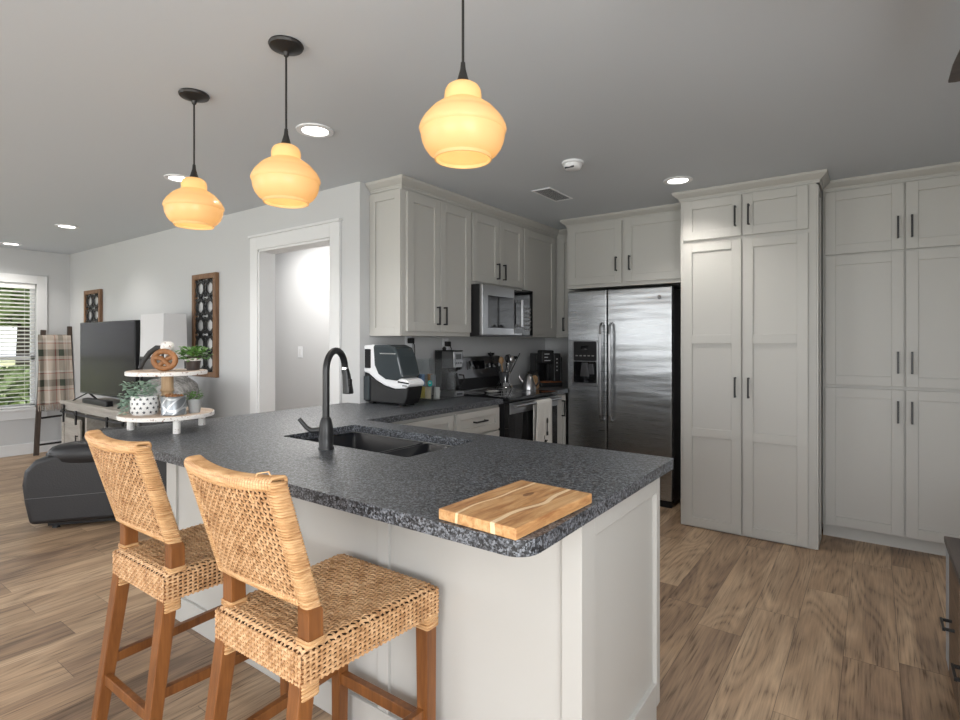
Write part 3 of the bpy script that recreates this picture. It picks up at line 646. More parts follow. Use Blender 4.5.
mb = MB()
for i in range(6): mb.box(.325+i*.006, .329+i*.006, -.0035, .0, .124+(i % 2)*.001, .130)
build('brand_marks', mb, 'ink', c)
mb = MB().box(.15, .28, -.0125, -.0095, .315, .322)
build('lid_seam', mb, 'chrome', c)

# clear snack bin with packets
BXx0, BXx1, BYy0, BYy1 = .02, .22, -2.12, -1.86
c = empty('storage_bin', 'clear plastic bin of colourful packets between ice maker and coffee maker', 'bin', ((BXx0+BXx1)/2, (BYy0+BYy1)/2, .9145))
hx, hy = .13, .12
mb = MB(); tk = .003
mb.box(-hx, hx, -hy, -hy+tk, 0, .29); mb.box(-hx, hx, hy-tk, hy, 0, .29); mb.box(-hx, -hx+tk, -hy+tk, hy-tk, 0, .29); mb.box(hx-tk, hx, -hy+tk, hy-tk, 0, .29); mb.box(-hx, hx, -hy, hy, 0, .003)
build('bin_shell', mb, 'bin', c)
c.location = (.16, -2.005, .9145)
build('round_label', MB().lathe([(.001, 0), (.022, 0), (.022, .001), (.001, .001)], n=24), 'teal', c, loc=(.085, -hy-.001, .12), rot=(PI/2, 0, 0))
build('label_mark', MB().box(.075, .096, -hy-.003, -hy-.0022, .118, .122).box(.075, .096, -hy-.003, -hy-.0022, .126, .129), 'white_plastic', c)
cols = [('green', (.12, .30, .08)), ('yellow', (.62, .50, .10)), ('cream', (.66, .58, .42)), ('white', (.62, .62, .60)), ('brown', (.24, .13, .07)), ('blue', (.10, .20, .38)), ('orange', (.60, .26, .06)), ('grey', (.32, .34, .36))]
random.seed(11)
n_ = 0
for lay in range(2):
    for i in range(4):
        nm, cc = cols[n_]; n_ += 1
        key = 'packet_'+nm; M[key] = mat(key+'_wrap', cc, .4)
        px = c.location.x-.085+i*.056; py = c.location.y-.085+.05*random.random()+(.0); pz = .9185+lay*.092
        w_, h_ = .029, .085
        mb = MB(); pp = []
        for a in range(9):
            for b2 in range(9):
                u_ = a/8-.5; v_ = b2/8-.5; bul = .014*max(0, (1-(2*u_)**2))*max(0, 1-(2*v_)**2)
                pp.append((u_*2*w_, -bul, v_*h_+h_/2))
        fs = [(a*9+b2, (a+1)*9+b2, (a+1)*9+b2+1, a*9+b2+1) for a in range(8) for b2 in range(8)]
        mb.add(pp, fs); mb.add([(x_, -y_, z_) for x_, y_, z_ in pp], [tuple(reversed(f_)) for f_ in fs])
        pos = ['at the left', 'second from left', 'third from left', 'at the right'][i]; row_ = ['bottom row', 'upper row'][lay]
        o = build('snack_packet', mb, key, loc=(px, py, pz), rot=(random.uniform(-.03, .03), 0, random.uniform(-.15, .15)), smooth=80)
        tag(o, '%s snack packet %s of the %s in the clear bin' % (nm, pos, row_), 'packet', 'packets in the clear bin')
# coffee maker
c = empty('coffee_maker', 'stainless and black drip coffee maker beside the clear bin', 'coffee maker', (.17, -1.815, .9145), PI/2)
# local front = -y  -> faces +x-ish
build('base', MB().box(-.055, .055, -.10, .10, 0, .045), 'steel2', c, bevel=.005)
build('column', MB().box(-.055, .055, .03, .10, .045, .345), 'black_plastic', c, bevel=.004)
hd_ = build('head', MB().box(-.055, .055, -.09, .03, .22, .345), 'steel2', c, bevel=.006)
build('display', MB().box(-.033, .033, -.0925, -.0895, .285, .325), 'black_gloss', hd_)
build('button_row', MB().box(-.035, -.02, -.0925, -.0895, .25, .262).box(-.008, .008, -.0925, -.0895, .25, .262).box(.02, .035, -.0925, -.0895, .25, .262), 'darksteel', hd_)
build('filter_basket', MB().lathe([(.001, .19), (.035, .19), (.05, .22), (.001, .22)], (0, -.035, 0), 20), 'black_plastic', c, smooth=40)
cf = build('carafe', MB().lathe([(.001, .047), (.045, .047), (.052, .07), (.050, .12), (.036, .165), (.036, .18), (.001, .182)], (0, -.035, 0), 24), 'black_gloss', c, smooth=50)
build('handle', MB().tube([(.04, -.06, .165), (.07, -.085, .16), (.075, -.09, .11), (.048, -.07, .08)], .006, 8), 'black_plastic', cf, smooth=60)
build('tank_lid', MB().box(-.055, .055, -.09, .10, .345, .352).lathe([(.001, .352), (.013, .352), (.016, .365), (.008, .38), (.001, .381)], (.0, .05, 0), 14), 'black_plastic', c, bevel=.002)
build('badge', MB().box(-.035, .035, -.102, -.0995, .014, .030), 'darksteel', c)
# spoon rest
o = build('spoon_rest', MB().lathe([(.001, 0), (.035, 0), (.052, .012), (.049, .013), (.033, .004), (.001, .004)], (0, 0, 0), 24, 1, 1.5), 'pot_white', loc=(.30, -1.42, .9185), rot=(0, 0, .3), smooth=60)
tag(o, 'small white spoon rest on the black glass cooktop', 'spoon rest')
# utensil holder with splayed legs, on the cooktop
c = empty('utensil_holder', 'wire utensil holder with splayed legs on the cooktop', 'utensil holder', (.215, -1.115, .9185))
mb = MB()
for k in range(6):
    a = 2*PI*k/6+.3; mb.tube([(.085*math.cos(a), .085*math.sin(a), .003), (.035*math.cos(a), .035*math.sin(a), .085), (.055*math.cos(a), .055*math.sin(a), .15)], .0035, 6)
for z_, r_ in ((.15, .055), (.085, .035)): mb.tube([(r_*math.cos(2*PI*k/24), r_*math.sin(2*PI*k/24), z_) for k in range(24)], .003, 5, True)
build('wire_frame', mb, 'chrome', c, smooth=60)
build('cup', MB().lathe([(.001, .06), (.033, .06), (.050, .148), (.047, .148), (.03, .064), (.001, .064)], n=20), 'darksteel', c, smooth=40)
def utensil(name, lab, ang, lean, kind, m1, L=.22):
    e = empty(name, lab, name.split('_')[-1], (.215+.014*math.cos(ang), -1.115+.014*math.sin(ang), .985)); d = Vector((math.cos(ang)*lean, math.sin(ang)*lean, 1)).normalized()
    build('handle', MB().tube([(0, 0, 0), d*L*.68], [.0055, .0065], 8), m1, e, smooth=60)
    p = d*L*.68; s_ = Vector((math.sin(.9), math.cos(.9)*-1, 0)); q = d*L
    if kind == 'spatula': build('blade', MB().bar(p, q+d*.015, .062, .008, (.85, .5, 0)), m1, e, bevel=.002)
    elif kind == 'spoon':
        mb = MB(); cc_ = (p+q)/2
        mb.lathe([(.001, -.034), (.014, -.028), (.022, -.008), (.023, .008), (.014, .028), (.001, .034)], (0, 0, 0), 16, 1, .35)
        o_ = build('bowl', mb, m1, e, smooth=80); o_.location = cc_; o_.rotation_euler = (0, 0, .9)
    elif kind == 'whisk':
        mb = MB()
        for k in range(4):
            a2 = PI*k/4; w2_ = Vector((math.cos(a2), math.sin(a2), 0)); mb.tube([p+(q-p)*(1-math.cos(PI*j/10*1.0))/2*1.0+w2_*.022*math.sin(2*PI*j/20*1.0) if j <= 10 else p for j in range(11)]+[p+(q-p)*(1-math.cos(PI*j/10))/2-w2_*.022*math.sin(PI*j/10) for j in range(10, -1, -1)], .0012, 4)
        build('wires', mb, 'chrome', e)
    else:
        build('bowl', MB().lathe([(.001, 0), (.02, .004), (.03, .02), (.032, .03), (.029, .03), (.018, .008), (.001, .004)], tuple(q-Vector((0, 0, .03))), 18), m1, e, smooth=60)
    return e
utensil('cooking_spatula', 'black spatula leaning left in the wire utensil holder', -1.9, .55, 'spatula', 'black_plastic', .27)
utensil('cooking_spoon', 'black spoon standing upright in the wire utensil holder', -.6, .25, 'spoon', 'black_plastic', .25)
utensil('balloon_whisk', 'wire whisk in the middle of the utensil holder', .4, .12, 'whisk', 'chrome', .24)
utensil('serving_ladle', 'black ladle leaning right in the wire utensil holder', 1.3, .45, 'ladle', 'black_plastic', .24)
utensil('wooden_spoon', 'wooden spoon at the back of the utensil holder', 2.5, .35, 'spoon', 'knifewood', .23)
utensil('slotted_turner', 'black slotted turner leaning towards the kettle', .7, .5, 'spatula', 'black_plastic', .26)
utensil('pasta_server', 'black pasta server leaning back against the stove panel', -2.6, .40, 'ladle', 'black_plastic', .27)
utensil('serving_spoon', 'steel serving spoon leaning forward out of the utensil holder', -.2, .42, 'spoon', 'steel2', .25)
# kettle
c = empty('stovetop_kettle', 'stainless conical kettle with black handle on the cooktop', 'kettle', (.43, -1.06, .9185), .3)
build('body', MB().lathe([(.001, 0), (.062, 0), (.064, .01), (.055, .05), (.035, .11), (.022, .135), (.001, .14)], n=28), 'steel2', c, smooth=50)
build('lid_knob', MB().lathe([(.001, .138), (.01, .138), (.012, .155), (.001, .16)], n=12), 'black_plastic', c, smooth=50)
build('spout', MB().tube([(-.045, 0, .06), (-.075, 0, .10), (-.085, 0, .125)], [.014, .010, .008], 10), 'steel2', c, smooth=60)
build('handle', MB().tube([(.028, 0, .125), (.055, 0, .14), (.085, 0, .115), (.088, 0, .07), (.06, 0, .035)], .008, 8), 'black_plastic', c, smooth=60)
# knife block
c = empty('knife_block', 'small wooden knife block in front of the black espresso machine', 'knife block', (.36, -.87, .9145), .2)
build('block', MB().prism([(-.05, 0), (.05, 0), (.07, .09), (-.01, .12)], 'x', -.04, .04), 'knifewood', c, bevel=.003)
for i in range(4):
    build('knife_handle', MB().bar((-.027+i*.018, .02, .10), (-.027+i*.018, .045, .155), .012, .018), 'black_plastic', c, bevel=.003)
# espresso machine (black, in the corner)
c = empty('espresso_machine', 'tall black coffee machine with front lettering in the corner', 'coffee machine', (.30, -.53, .9145), .95)
build('base', MB().box(-.11, .11, -.13, .13, 0, .04), 'black_plastic', c, bevel=.008)
build('tower', MB().box(-.11, .11, -.02, .13, .04, .31), 'black_gloss', c, bevel=.012, bseg=3)
build('brew_head', MB().box(-.10, .03, -.12, -.02, .215, .34), 'black_plastic', c, bevel=.015, bseg=3)
build('side_panel', MB().box(.035, .108, -.10, -.02, .04, .31), 'black_plastic', c, bevel=.008)
mb = MB()
for i, L in enumerate((.05, .035, .06)): mb.box(-.07, -.07+L, -.1215, -.1195, .30-i*.03, .307-i*.03)
for i in range(4): mb.box(.062, .074, -.1015, -.0995, .25-i*.035, .262-i*.035)
build('lettering', mb, 'paleink', c)
M['copper'] = mat('copper_trim', (.45, .16, .07), .35, .8)
build('drip_tray', MB().box(-.10, .10, -.135, -.03, .04, .05), 'copper', c, bevel=.003)
build('cup_rack', MB().tube([(.12, .0, .27), (.15, -.03, .27), (.155, -.03, .05)], .004, 6), 'chrome', c, smooth=60)
# sockets on the stove wall
for y, z, lab in ((-2.093, 1.325, 'white wall outlet with black plug above the ice maker'), (-1.66, 1.30, 'white wall outlet with black plug between coffee maker and stove panel')):
    c = empty('wall_outlet', lab, 'outlet', (0.001, y, z), 0, 'outlets on the stove wall')
    build('plate', MB().box(0, .006, -.036, .036, -.058, .058), 'white_plastic', c, bevel=.002)
    pl = build('plug', MB().box(.006, .05, -.018, .018, -.005, .035), 'black_plastic', c, bevel=.006)
    build('cord', MB().tube([(.045, .0, .01), (.055, .01, -.02), (.04, .03, -.10), (.015, .05, -.28)], .0035, 6), 'black_plastic', pl, smooth=60)
# light switch in the hall
c = empty('light_switch', 'white light switch plate on the hallway wall', 'switch', (-.0, 0, 0))
c.location = (-2.19, -1.4505, 1.22)
build('plate', MB().box(-.037, .037, -.006, 0, -.06, .06), 'white_plastic', c, bevel=.002)
build('toggle', MB().box(-.016, .016, -.010, -.006, -.033, .033), 'trim', c, bevel=.001)

# ------------------------------------------------------------------ ceiling fixtures
def downlight(x, y, lab):
    c = empty('recessed_light', lab, 'ceiling light', (x, y, CEIL), 0, 'recessed ceiling lights')
    build('trim_ring', MB().lathe([(.066, -.001), (.094, -.001), (.092, -.007), (.068, -.009), (.064, -.004)], n=40), 'white_plastic', c, smooth=50)
    build('lens', MB().lathe([(.001, -.003), (.066, -.003), (.066, -.0005), (.001, -.0005)], n=32), 'led', c)
    l = bpy.data.lights.new('downlight_lamp', 'SPOT'); l.energy = 34; l.spot_size = math.radians(130); l.spot_blend = .8; l.shadow_soft_size = .06; l.color = (1, .96, .9)
    o = bpy.data.objects.new('downlight_lamp', l); COL.objects.link(o); o.parent = c; o.location = (0, 0, -.02)
downlight(.5, -3.309, 'recessed ceiling light above the faucet between pendants')
downlight(-.908, -3.315, 'recessed ceiling light partly behind the leftmost pendant')
downlight(-3.319, -3.203, 'recessed ceiling light over the television')
downlight(-4.919, -3.232, 'recessed ceiling light nearest the living room window')
downlight(1.753, -1.333, 'recessed ceiling light in front of the pantry')
downlight(3.35, -2.9, 'unseen recessed ceiling light added beyond the right edge for brightness')  # unseen fixture, added to brighten the right of the kitchen
downlight(.5, -5.4, 'unseen recessed ceiling light added behind the viewer, above the living area')  # unseen fixture, added for more light behind the camera
downlight(2.9, -5.6, 'unseen recessed ceiling light added directly behind the viewer')  # also unseen, added to lift the foreground light
c = empty('smoke_detector', 'white round smoke detector on the kitchen ceiling', 'smoke detector', (1.345, -2.08, CEIL))
build('base', MB().lathe([(.001, 0), (.064, 0), (.066, -.012), (.06, -.016), (.001, -.016)], n=36), 'white_plastic', c, smooth=40)
build('cover', MB().lathe([(.056, -.016), (.055, -.03), (.045, -.043), (.03, -.047), (.001, -.047)], n=36), 'white_plastic', c, smooth=40)
build('slot', MB().box(-.03, .03, -.0475, -.043, -.046, -.036), 'darksteel', c)
c = empty('ceiling_vent', 'white rectangular air vent in the kitchen ceiling', 'vent', (.9, -1.506, CEIL))
mb = MB()
mb.box(-.075, -.063, -.18, .18, -.006, -.0005); mb.box(.063, .075, -.18, .18, -.006, -.0005); mb.box(-.063, .063, -.18, -.168, -.006, -.0005); mb.box(-.063, .063, .168, .18, -.006, -.0005)
build('frame', mb, 'white_plastic', c, bevel=.001)
mb = MB()
for i in range(10): mb.bar((-.056+i*.0125, -.168, -.005), (-.056+i*.0125, .168, -.005), .009, .0015, (.5, 0, 1))
build('slats', mb, 'white_plastic', c)
build('duct', MB().box(-.063, .063, -.168, .168, -.0012, -.0004), 'darksteel', c)
# pendants
def pendant(loc, lab):
    c = empty('pendant_lamp', lab, 'pendant lamp', loc, 0, 'amber glass pendants over the peninsula')
    build('canopy', MB().lathe([(.001, -.0005), (.060, -.0005), (.062, -.006), (.058, -.014), (.040, -.02), (.012, -.032), (.008, -.045), (.001, -.046)], n=36), 'bronze', c, smooth=40)
    build('rod', MB().tube([(0, 0, -.04), (0, 0, -.335)], .0038, 8), 'bronze', c, smooth=60)
    build('socket_cap', MB().lathe([(.001, -.310), (.006, -.310), (.008, -.33), (.017, -.362), (.022, -.374), (.001, -.374)], n=24), 'bronze', c, smooth=40)
    z0 = -.371; outr = [(.022, .0), (.034, -.001), (.044, -.008), (.0495, -.018), (.0515, -.032), (.051, -.044), (.0525, -.050), (.058, -.053), (.070, -.060), (.084, -.070), (.094, -.080), (.0965, -.085), (.100, -.087), (.109, -.098), (.115, -.108), (.1195, -.118), (.121, -.125), (.1195, -.131), (.116, -.134), (.116, -.144), (.1125, -.160), (.106, -.175), (.096, -.189), (.084, -.198), (.0795, -.200), (.0795, -.209)]
    P = outr+[(r-.0045, z) for r, z in reversed(outr)][:-1]
    build('lamp_shade', MB().lathe([(r, z0+z) for r, z in P], n=56), 'amber', c, smooth=40)
    build('bulb', MB().lathe([(.001, z0-.01), (.012, z0-.015), (.014, z0-.04), (.028, z0-.07), (.03, z0-.09), (.02, z0-.112), (.001, z0-.12)], n=20), 'bulb', c, smooth=60)
    l = bpy.data.lights.new('pendant_bulb', 'POINT'); l.energy = .36; l.color = (1, .80, .58); l.shadow_soft_size = .035
    o = bpy.data.objects.new('pendant_bulb', l); COL.objects.link(o); o.parent = c; o.location = (0, 0, z0-.15)
pendant((.409, -3.877, CEIL), 'leftmost amber glass pendant lamp over the far end of the peninsula')
pendant((1.086, -3.882, CEIL), 'middle amber glass pendant lamp over the sink')
pendant((1.898, -3.88, CEIL), 'rightmost and nearest amber glass pendant lamp over the peninsula')
# ceiling fan whose blade tip enters the top right corner
c = empty('ceiling_fan', 'grey wooden ceiling fan, one blade reaching the top right corner', 'ceiling fan', (3.10, -3.36, 0))
build('motor_housing', MB().lathe([(.001, 2.33), (.08, 2.33), (.1, 2.29), (.1, 2.22), (.07, 2.19), (.001, 2.19)], n=32), 'bronze', c, smooth=40)
build('downrod', MB().lathe([(.012, 2.33), (.012, CEIL-.03), (.06, CEIL-.02), (.065, CEIL-.001), (.001, CEIL-.001)], n=20), 'bronze', c, smooth=40)
for k in range(3):
    a = PI/2+2*PI*k/3
    mb = MB().prism([(.12, -.05), (.55, -.075), (.675, -.078), (.690, -.06), (.690, .06), (.682, .078), (.55, .078), (.12, .05)], 'z', 2.200, 2.210)
    build('blade', mb, 'greywood', c, rot=(0, 0, a), bevel=.002)

# ------------------------------------------------------------------ rattan counter stools
def weave(fn, nu, nv, w, th, amp, twill=1, marg=0.0):
    """fn(u,v)->(pos,normal). strands both ways, alternating over and under"""
    mb = MB()
    for dr_ in (0, 1):
        na, nb = (nv, nu) if dr_ == 0 else (nu, nv)
        for j in range(na):
            c0 = (j+.5)/na; rings = []; m_ = nb*2
            for k in range(m_+1):
                s_ = k/m_; ph = math.cos(PI*(s_*nb-.5+.0)+PI*j) if dr_ == 0 else -math.cos(PI*(s_*nb-.5)+PI*j)
                def P(a, b): return fn(a, b) if dr_ == 0 else fn(b, a)
                p, n = P(s_, c0); e = .004; p2, _ = P(s_, min(1, c0+e)) if c0+e <= 1 else P(s_, c0-e)
                sd_ = (Vector(p2)-Vector(p)).normalized(); n = Vector(n); p = Vector(p)+n*amp*ph
                rings.append([p-sd_*w/2-n*th/2, p+sd_*w/2-n*th/2, p+sd_*w/2*.7+n*th/2, p-sd_*w/2*.7+n*th/2])
            vs = [q for r in rings for q in r]; fs = []
            for k in range(m_): fs += [(k*4+i, k*4+(i+1) % 4, (k+1)*4+(i+1) % 4, (k+1)*4+i) for i in range(4)]
            mb.add(vs, fs)
    return mb
ZS, SW0, SW1, SB, SF = .613, .191, .219, -.219, .240    # seat height, half widths back and front, back and front y
def make_stool():
    c = empty('counter_stool', 'x', 'stool', (0, 0, 0), 0, 'rattan counter stools at the peninsula')
    # legs
    def leg(sx_, back):
        hw = .022
        if back: T = Vector((sx_*(SW0-.026), SB+.028, ZS-.02)); B = Vector((sx_*(SW0-.008), SB-.052, 0))
        else: T = Vector((sx_*(SW1-.026), SF-.026, ZS-.02)); B = Vector((sx_*(SW1-.022), SF-.026, 0))
        mb = MB(); vs = []
        for p, w_ in ((B, .019), (T, .023)):
            for i, j in ((-1, -1), (1, -1), (1, 1), (-1, 1)): vs.append((p.x+i*w_, p.y+j*w_, p.z))
        mb.add(vs, [(0, 3, 2, 1), (4, 5, 6, 7), (0, 1, 5, 4), (1, 2, 6, 5), (2, 3, 7, 6), (3, 0, 4, 7)])
        build('leg', mb, 'stoolwood', c, bevel=.003)
    for sx_ in (-1, 1): leg(sx_, True); leg(sx_, False)
    # stretchers
    def yb(z): return SB-.052+(.080)*z/(ZS-.02)
    for sx_ in (-1, 1): build('stretcher', MB().bar((sx_*(SW0-.022), yb(.235), .235), (sx_*(SW1-.024), SF-.026, .235), .022, .032), 'stoolwood', c, bevel=.002)
    build('stretcher', MB().bar((-SW0+.03, yb(.175), .175), (SW0-.03, yb(.175), .175), .022, .034), 'stoolwood', c, bevel=.002)
    build('footrest', MB().bar((-SW1+.03, SF-.026, .20), (SW1-.03, SF-.026, .20), .026, .036), 'stoolwood', c, bevel=.002)
    # seat
    ru = .020
    def crownz(u, v): return ZS-.004-.012*math.sin(PI*u)*math.sin(PI*v)
    def fseat(u, v):
        hw_ = SW0+(SW1-SW0)*v; r_ = lambda s_: 0
        x = (2*u-1)*hw_; y = SB+(SF-SB)*v; z = crownz(u, v)
        # roll over the rim
        eu = min(u, 1-u)*2*hw_; ev = min(v, 1-v)*(SF-SB); z -= .014*max(0, 1-eu/.022)**2+.014*max(0, 1-ev/.022)**2
        return (x, y, z), (0, 0, 1)
    build('seat', weave(fseat, 24, 26, .0064, .0032, .0030), 'rattan', c, smooth=50)
    build('seat_hole_shade', MB().box(-SW0+.012, SW0-.012, SB+.012, SF-.012, ZS-.045, ZS-.030), 'hole_shade', c)  # added dark sheet, so the seat's open holes read as shaded
    # apron: four woven sides
    H_ = .078
    cor = [(-SW0, SB), (SW0, SB), (SW1, SF), (-SW1, SF)]
    mbA = MB(); mbB = MB()
    for i in range(4):
        a = Vector(cor[i]); b_ = Vector(cor[(i+1) % 4]); d = (b_-a).normalized(); n = Vector((d.y, -d.x))
        def fs_(u, v, a=a, b_=b_, n=n):
            p = a+(b_-a)*u+n*.002; return (p.x, p.y, ZS-.014-H_*(1-v)), (n.x, n.y, 0)
        w_ = weave(fs_, 30, 7, .0066, .0028, .0026); mbA.add(w_.v, w_.f)
        q0 = a-n*.005; q1 = b_-n*.005; q2 = b_-n*.012; q3 = a-n*.012; z0_, z1_ = ZS-H_-.008, ZS-.022
        mbB.add([(q.x, q.y, z) for z in (z0_, z1_) for q in (q0, q1, q2, q3)], [(0, 3, 2, 1), (4, 5, 6, 7), (0, 1, 5, 4), (1, 2, 6, 5), (2, 3, 7, 6), (3, 0, 4, 7)])
    build('apron', mbA, 'rattan', c, smooth=50); build('apron_hole_shade', mbB, 'hole_shade', c)  # dark strips added behind the apron weave as painted shade
    # leg-top wraps
    for (x, y) in [(-SW0+.024, SB+.024), (SW0-.024, SB+.024), (SW1-.024, SF-.024), (-SW1+.024, SF-.024)]:
        mb = MB()
        for k in range(5):
            z_ = ZS-.014-H_-.030+k*.0085; hw = .0240
            mb.tube([(x+px_, y+py_, z_) for px_, py_ in rbox_pts(-hw, hw, -hw, hw, .006, 2)], .0042, 5, True)
        build('leg_wrap', mb, 'rattan_wrap', c, smooth=60)
    # back posts
    ZB0, ZB1 = .702, 1.018; lean = -.085
    def yback(z): return -.178 if z < .68 else -.178-.30*(z-.68)
    for sx_ in (-1, 1):
        x = sx_*(SW0-.022); mb = MB(); vs = []
        for z, w_ in ((ZS-.012, .022), (ZB0-.02, .0215), (ZB0+.03, .016), (ZB1-.03, .010)):
            for i, j in ((-1, -1), (1, -1), (1, 1), (-1, 1)): vs.append((x+i*w_, yback(z)+j*w_*1.0, z))
        fs = [(0, 3, 2, 1), (12, 13, 14, 15)]
        for r_ in (0, 4, 8): fs += [(r_+i, r_+(i+1) % 4, r_+4+(i+1) % 4, r_+4+i) for i in range(4)]
        mb.add(vs, fs); p_ = build('back_post', mb, 'stoolwood', c, bevel=.002)
        mb = MB()
        for k in range(2):
            mb.tube([(x+px_, -.178+py_, ZS-.004+k*.008) for px_, py_ in rbox_pts(-.0245, .0245, -.0245, .0245, .006, 2)], .0042, 5, True)
        build('post_wrap', mb, 'rattan_wrap', p_, smooth=60)
    # backrest: curved woven pad with wrapped edges
    BWd = SW0+.005
    def cur(x): return -.026*(1-(x/BWd)**2)      # middle bows backwards
    def zt(x): return ZB1-.010*(1-(x/BWd)**2)
    def zb(x): return ZB0+.022*(1-(x/BWd)**2)
    for off, nm in ((-.017, 'back_weave'), (.017, 'front_weave')):
        def fb(u, v, off=off):
            x = (2*u-1)*(BWd-.022); z = zb(x)+.010+(zt(x)-.010-zb(x)-.010)*v; return (x, yback(z)+cur(x)+off, z), (0, 1 if off > 0 else -1, 0)
        build(nm, weave(fb, 25, 22, .0056, .0030, .0028), 'rattan', c, smooth=50)
    mb = MB()
    def fb2(u, v):
        x = (2*u-1)*(BWd-.02); z = zb(x)+.008+(zt(x)-zb(x)-.016)*v; return Vector((x, yback(z)+cur(x), z))
    n_u, n_v = 10, 6; g0 = [fb2(i/n_u, j/n_v) for j in range(n_v+1) for i in range(n_u+1)]
    fs = [(j*(n_u+1)+i, j*(n_u+1)+i+1, (j+1)*(n_u+1)+i+1, (j+1)*(n_u+1)+i) for j in range(n_v) for i in range(n_u)]
    mb.add(g0, fs); build('back_hole_shade', mb, 'hole_shade', c, solid=.012)  # dark sheet added between the weaves, shade put into its colour
    # side wraps: stacked coils around each edge
    n_ = 46
    for sx_ in (-1, 1):
        mb = MB()
        for k in range(n_):
            z = ZB0+.002+(ZB1-.004-ZB0)*k/(n_-1); x = sx_*(BWd-.014); y = yback(z)+cur(x)
            w_ = .015; h_ = .0205
            mb.tube([(x+px_, y+py_, z-.10*py_) for px_, py_ in rbox_pts(-w_, w_, -h_, h_, .009, 3)], .0040, 5, True)
        build('side_wrap', mb, 'rattan_wrap', c, smooth=60)
    mb = MB(); n_ = 44
    for k in range(n_):
        x = -BWd+.008+(2*BWd-.016)*k/(n_-1); z = zt(x); y = yback(z)+cur(x)
        mb.tube([(x, y+py_, z+.002+pz_) for py_, pz_ in rbox_pts(-.0205, .0205, -.016, .008, .009, 3)], .0052, 5, True)
    build('top_wrap', mb, 'rattan_wrap', c, smooth=60)
    mb = MB()
    for k in range(n_):
        x = -BWd+.032+(2*BWd-.064)*k/(n_-1); z = zb(x); y = yback(z)+cur(x)
        mb.tube([(x, y+py_, z+.006+pz_) for py_, pz_ in rbox_pts(-.0190, .0190, -.007, .009, .005, 2)], .0046, 5, True)
    build('bottom_wrap', mb, 'rattan_wrap', c, smooth=60)
    return c
st = make_stool(); st.location = (1.545, -4.068, 0); st['label'] = 'nearer rattan counter stool, in front of the peninsula'
st2 = dup(st, (.845, -4.060, 0), 0, 'farther rattan counter stool, left of the nearer one')

build('loose_strand', MB().tube([(.125, -.300, .965), (.122, -.312, .995), (.138, -.300, 1.034), (.160, -.285, 1.038), (.175, -.285, 1.020)], .002, 5), 'rattan_wrap', st, smooth=60)

# ------------------------------------------------------------------ tiered tray and its decorations
TX, TY = .08, -3.84
c = empty('tiered_tray', 'distressed white two-tier wooden tray on the end of the peninsula', 'tray', (TX, TY, .9145), .3)
c.rotation_euler = (0, 0, 0)
lt = .062; ut = .262
for nm, zz, R_ in (('lower_tier', lt, .203), ('upper_tier', ut, .172)):
    pt = build(nm, MB().lathe([(.001, zz), (R_, zz), (R_, zz+.018), (.001, zz+.018)], n=48), 'tray', c, bevel=.002)
    build('tier_boards', MB().lathe([(.001, zz+.018), (R_-.004, zz+.018), (R_-.004, zz+.0195), (.001, zz+.0195)], n=48), 'traytop', pt)
for ang in (math.atan2(-3.88-TY, .281-TX), math.atan2(-3.686-TY, .0), math.atan2(-3.966-TY, -.011-TX-.05)):
    r_ = .165; x, y = r_*math.cos(ang), r_*math.sin(ang)
    build('foot', MB().lathe([(.001, 0), (.016, 0), (.016, lt), (.001, lt)], (x, y, 0), 16), 'tray', c, smooth=40)
build('post', MB().lathe([(.028, lt+.0195), (.030, lt+.03), (.024, lt+.04), (.028, lt+.06), (.028, lt+.10), (.024, lt+.115), (.030, lt+.125), (.026, lt+.14), (.026, ut)], n=24), 'postwood', c, smooth=40)
build('finial', MB().lathe([(.022, ut+.0195), (.022, ut+.06), (.014, ut+.075), (.014, ut+.10), (.026, ut+.115), (.030, ut+.13), (.027, ut+.148), (.016, ut+.158), (.001, ut+.16)], n=24), 'tray', c, smooth=40)
ZL, ZU = .9145+lt+.0197, .9145+ut+.0197
def at(px_r, up_d):   # offset in camera-facing terms around the tray centre: right, towards camera
    R3 = Vector((.8101, .5863, 0)); T3 = Vector((.5863, -.8101, 0)); v_ = R3*px_r+T3*up_d; return TX+v_.x, TY+v_.y
def leaves(mb, n, cx, cy, cz, R_, H_, size, up=.3, droop=0):
    for i in range(n):
        a = random.uniform(0, 2*PI); r_ = R_*random.random()**.6; z_ = cz+H_*random.random()-droop*(r_/R_)**2
        p = Vector((cx+r_*math.cos(a), cy+r_*math.sin(a), z_)); d = Vector((math.cos(a+random.uniform(-.8, .8)), math.sin(a+random.uniform(-.8, .8)), random.uniform(-.3, .8))).normalized()
        s_ = size*random.uniform(.7, 1.2); n_ = d.cross(Vector((0, 0, 1))).normalized(); up_ = n_.cross(d)
        mb.add([p, p+d*s_*.5+n_*s_*.38, p+d*s_+up_*(-.1*s_), p+d*s_*.5-n_*s_*.38, p+d*s_*.5+up_*s_*.12], [(0, 1, 4), (1, 2, 4), (2, 3, 4), (3, 0, 4)])
